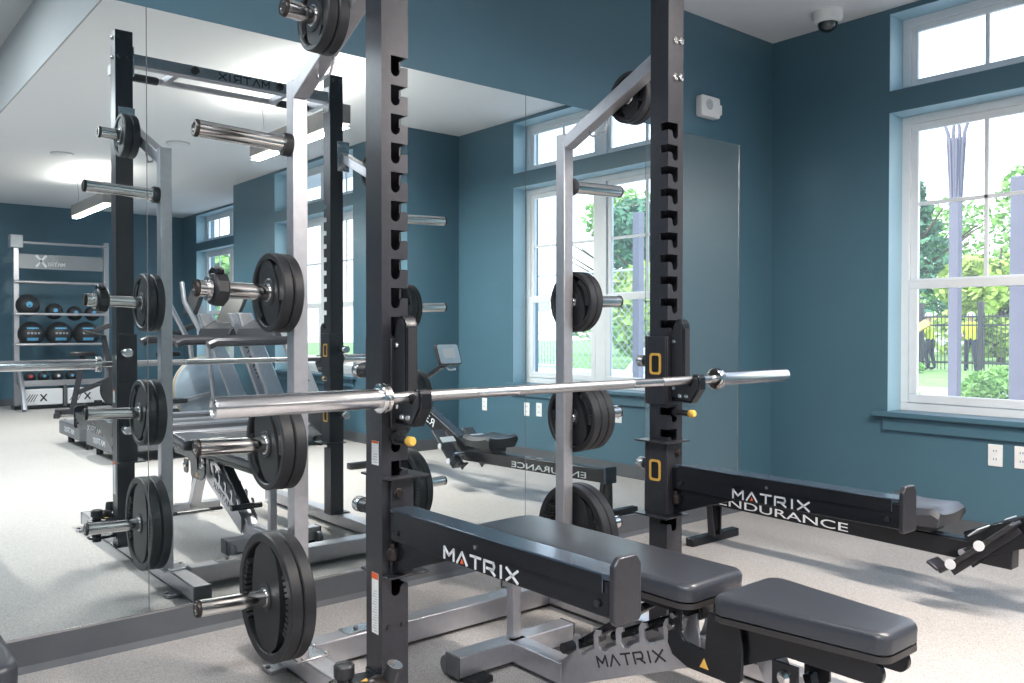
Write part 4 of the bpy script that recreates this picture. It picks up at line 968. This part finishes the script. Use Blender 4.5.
# two workers in safety vests
def worker(x, y, rz, label, arm):
    bm = bmesh.new(); sk = bm.verts.layers.skin.verify()
    J = {'pel': (0, 0, .95, .13), 'spi': (.02, 0, 1.15, .13), 'che': (.03, 0, 1.36, .15), 'nec': (.05, 0, 1.52, .06), 'hea': (.07, 0, 1.62, .085), 'top': (.07, 0, 1.72, .08)}
    for s, n in ((-1, 'l'), (1, 'r')):
        J.update({n + 'hip': (0, s * .10, .90, .10), n + 'kne': (.06 + .06 * s, s * .12, .50, .07), n + 'ank': (-.02 + .06 * s, s * .13, .08, .05), n + 'toe': (.15 + .06 * s, s * .15, .04, .045),
                  n + 'sho': (.03, s * .20, 1.42, .065), n + 'elb': (.10, s * .27, 1.16, .05), n + 'wri': (.30, s * .20, 1.05 + arm * .25, .035), n + 'han': (.38, s * .18, 1.06 + arm * .28, .04)})
    E_ = [('pel', 'spi'), ('spi', 'che'), ('che', 'nec'), ('nec', 'hea'), ('hea', 'top')]
    for n in 'lr': E_ += [('pel', n + 'hip'), (n + 'hip', n + 'kne'), (n + 'kne', n + 'ank'), (n + 'ank', n + 'toe'), ('che', n + 'sho'), (n + 'sho', n + 'elb'), (n + 'elb', n + 'wri'), (n + 'wri', n + 'han')]
    vs = {}
    for k, (a, b, c, r_) in J.items():
        vs[k] = bm.verts.new((a, b, c)); vs[k][sk].radius = (r_, r_)
    vs['pel'][sk].use_root = True
    for a, b in E_: bm.edges.new((vs[a], vs[b]))
    me = bpy.data.meshes.new('tmp'); bm.to_mesh(me); bm.free(); o = bpy.data.objects.new('tmp', me); C.objects.link(o)
    o.modifiers.new('s', 'SKIN'); sd = o.modifiers.new('d', 'SUBSURF'); sd.levels = 2; sd.render_levels = 2
    m2 = bpy.data.meshes.new_from_object(o.evaluated_get(bpy.context.evaluated_depsgraph_get())); bpy.data.objects.remove(o)
    r = thing('person', label, 'person', (x, y, GZ)); r.rotation_euler = (0, 0, rz)
    body = bpy.data.objects.new('body', m2); C.objects.link(body); body.parent = r
    for q in ('skin', 'hivis', 'navy'): m2.materials.append(M[q])
    for p in m2.polygons:
        c = p.center; p.use_smooth = True
        p.material_index = 2 if c.z < .97 and abs(c.y) < .26 and c.x < .27 else (1 if .97 <= c.z < 1.50 and not (c.x > .16) else 0)
    part('hard_hat', MB().lathe([(.125, 0), (.125, .012), (.108, .02), (.10, .07), (.06, .115), (0, .125)], (.07, 0, 1.68), (0, 0, 1), 24), M['white'], None).parent = r
    return r
worker(27.0, 12.05, R(100), 'worker in yellow vest and dark trousers near the slanting beam', .3)
worker(27.2, 10.95, R(200), 'worker in yellow vest standing right of the forked post', 0)
# chain-link enclosure, gate and pool (seen in the mirror)
cf = thing('chain_link_fence', 'grey chain-link fence around the pool yard', 'fence', (15, -9, GZ))
wm = MB(); y0, y1, z0, z1 = -17, -2.0, GZ + .1, 2.55; st = .22; k = y0 - (z1 - z0)
while k < y1:
    a0 = max(k, y0); b0 = min(k + (z1 - z0), y1)
    if b0 > a0:
        wm.tube([(15, a0, z0 + (a0 - k)), (15, b0, z0 + (b0 - k))], .006, 4); wm.tube([(15.01, a0, z1 - (a0 - k)), (15.01, b0, z1 - (b0 - k))], .006, 4)
    k += st
o = part('wire_mesh', wm, M['galv'], cf); o['kind'] = 'stuff'
part('top_rail', MB().cyl((15, y0, z1), (15, y1, z1), .025), M['galv'], cf)
for k in range(7): part('fence_post', MB().cyl((15, y0 + k * 2.5, GZ), (15, y0 + k * 2.5, z1 + .08), .035), M['galv'], cf)
sg = thing('sign_gate', 'white pool gate with panel, mirrored at the left of the window', 'gate', (19.2, -15.2, GZ))
part('gate_frame', MB().box(19.18, 19.24, -16.0, -14.3, GZ + .02, GZ + .10).box(19.18, 19.24, -16.0, -14.3, 2.30, 2.40).box(19.18, 19.24, -16.0, -15.92, GZ, 2.40).box(19.18, 19.24, -14.38, -14.3, GZ, 2.40).box(19.18, 19.24, -16.0, -14.3, .95, 1.03), M['siding'], sg, .004)
pk = MB()
for k in range(11): pk.box(19.20, 19.22, -15.9 + k * .15, -15.875 + k * .15, GZ + .1, 2.30)
part('gate_bars', pk, M['siding'], sg); part('gate_panel', MB().box(19.16, 19.18, -15.4, -14.8, 1.75, 2.05), M['greybox'], sg)
struct('pool', MB().box(15.4, 18.9, -15.5, -10.0, GZ - .02, GZ + .02), M['pool'])
single('shade_post', MB().box(8.31, 8.41, -1.20, -1.09, GZ, 2.66), M['post'], 'dark blue-grey post mirrored in the right half of the window', 'post', (8.36, -1.15, GZ), None, .005)
def lounger(x, y, label):
    r = thing('pool_lounger', label, 'lounger', (x, y, GZ), 'loungers by the pool')
    part('bed', MB().box(x - .3, x + .3, y - .6, y + .6, GZ + .28, GZ + .34), M['siding'], r, .01)
    part('backrest', MB().bar((x, y + .58, GZ + .32), (x, y + 1.1, GZ + .85), .6, .06), M['siding'], r, .01)
    for a in (-.25, .25):
        for b in (-.5, .5): part('leg', MB().box(x + a - .02, x + a + .02, y + b - .02, y + b + .02, GZ, GZ + .285), M['siding'], r)
lounger(14.0, -6.9, 'white pool lounger mirrored by the fence, further one'); lounger(13.0, -5.2, 'white pool lounger mirrored low in the window, nearer one')
nb = thing('neighbour_house', 'pale sided house seen through the far mirrored windows', 'building', (9.5, -36, GZ))
hb = MB()
for k in range(16): hb.prism([(0, 0), (.03, 0), (.0, .2)], (7.2, -34, GZ + k * .2), (0, 1, 0), (0, 0, 1), (9, 0, 0))
hb.box(7.2, 16.2, -40, -34, GZ, 3.1); part('siding_wall', hb, M['siding'], nb)
part('roof', MB().prism([(-40.4, 0), (-33.6, 0), (-37, 1.2)], (7.0, 0, 3.0), (0, 1, 0), (0, 0, 1), (9.4, 0, 0)), M['base'], nb)

# ------------------------------------------------------------------ light
w = bpy.data.worlds.new('sky'); bpy.context.scene.world = w; w.use_nodes = True; nt = w.node_tree
bg = nt.nodes['Background']; bg.inputs['Strength'].default_value = 2.3
tc = nt.nodes.new('ShaderNodeTexCoord'); sp = nt.nodes.new('ShaderNodeSeparateXYZ'); rp = nt.nodes.new('ShaderNodeValToRGB')
rp.color_ramp.elements[0].position = 0; rp.color_ramp.elements[0].color = (.92, .95, 1, 1)
rp.color_ramp.elements[1].position = .7; rp.color_ramp.elements[1].color = (.55, .72, 1, 1)
nt.links.new(tc.outputs['Generated'], sp.inputs[0]); nt.links.new(sp.outputs['Z'], rp.inputs[0]); nt.links.new(rp.outputs[0], bg.inputs['Color'])
sl = bpy.data.lights.new('sun', 'SUN'); sl.energy = 2.4; sl.angle = R(6); sl.color = (1, .96, .88)
so = bpy.data.objects.new('sun', sl); C.objects.link(so); so.rotation_euler = (R(-12), R(-36), 0)
def area(name, loc, rot, sx, sy, e, col=(1, 1, 1)):
    l = bpy.data.lights.new(name, 'AREA'); l.shape = 'RECTANGLE'; l.size = sx; l.size_y = sy; l.energy = e; l.color = col
    o = bpy.data.objects.new(name, l); C.objects.link(o); o.location = loc; o.rotation_euler = rot; return o
# sky portals at the windows (light guides only)
for X, (a, b) in ((WX, W1), (BX, W2), (WX, W3)):
    o = area('window_portal', (X + .28, (a + b) / 2, 1.8), (0, R(90), 0), 2.4, b - a, 1); o.data.cycles.is_portal = True
# fill panels added out of view to brighten the room evenly
def panel(x, y, zc, label, e, sx=1.2, sy=.6):
    r = thing('added_fill_panel', label, 'light', (x, y, zc), 'added fill lights')
    part('frame', MB().box(x - sx / 2 - .03, x + sx / 2 + .03, y - sy / 2 - .03, y + sy / 2 + .03, zc - .02, zc), M['white'], r, .004)
    area('fill_panel_lamp', (x, y, zc - .025), (0, 0, 0), sx, sy, e, (.94, .97, 1))
panel(-.5, -.4, 3.52, 'added square fill light in the raised tray above the camera', 100)
panel(-.5, -3.6, 3.52, 'added square fill light in the raised tray further back', 75)
panel(-2.4, -1.2, 3.52, 'added square fill light in the raised tray at the left', 30)
panel(-.5, 1.8, 3.52, 'added square fill light in the raised tray near the mirror wall', 26)

sc = bpy.context.scene
sc.view_settings.view_transform = 'Standard'; sc.view_settings.look = 'None'; sc.view_settings.exposure = 0.6; sc.view_settings.gamma = 1.0
sc.cycles.max_bounces = 10; sc.cycles.glossy_bounces = 5; sc.cycles.transparent_max_bounces = 12; sc.cycles.diffuse_bounces = 5
sc.cycles.caustics_reflective = False; sc.cycles.caustics_refractive = False; sc.cycles.sample_clamp_indirect = 6
sc.cycles.use_denoising = True
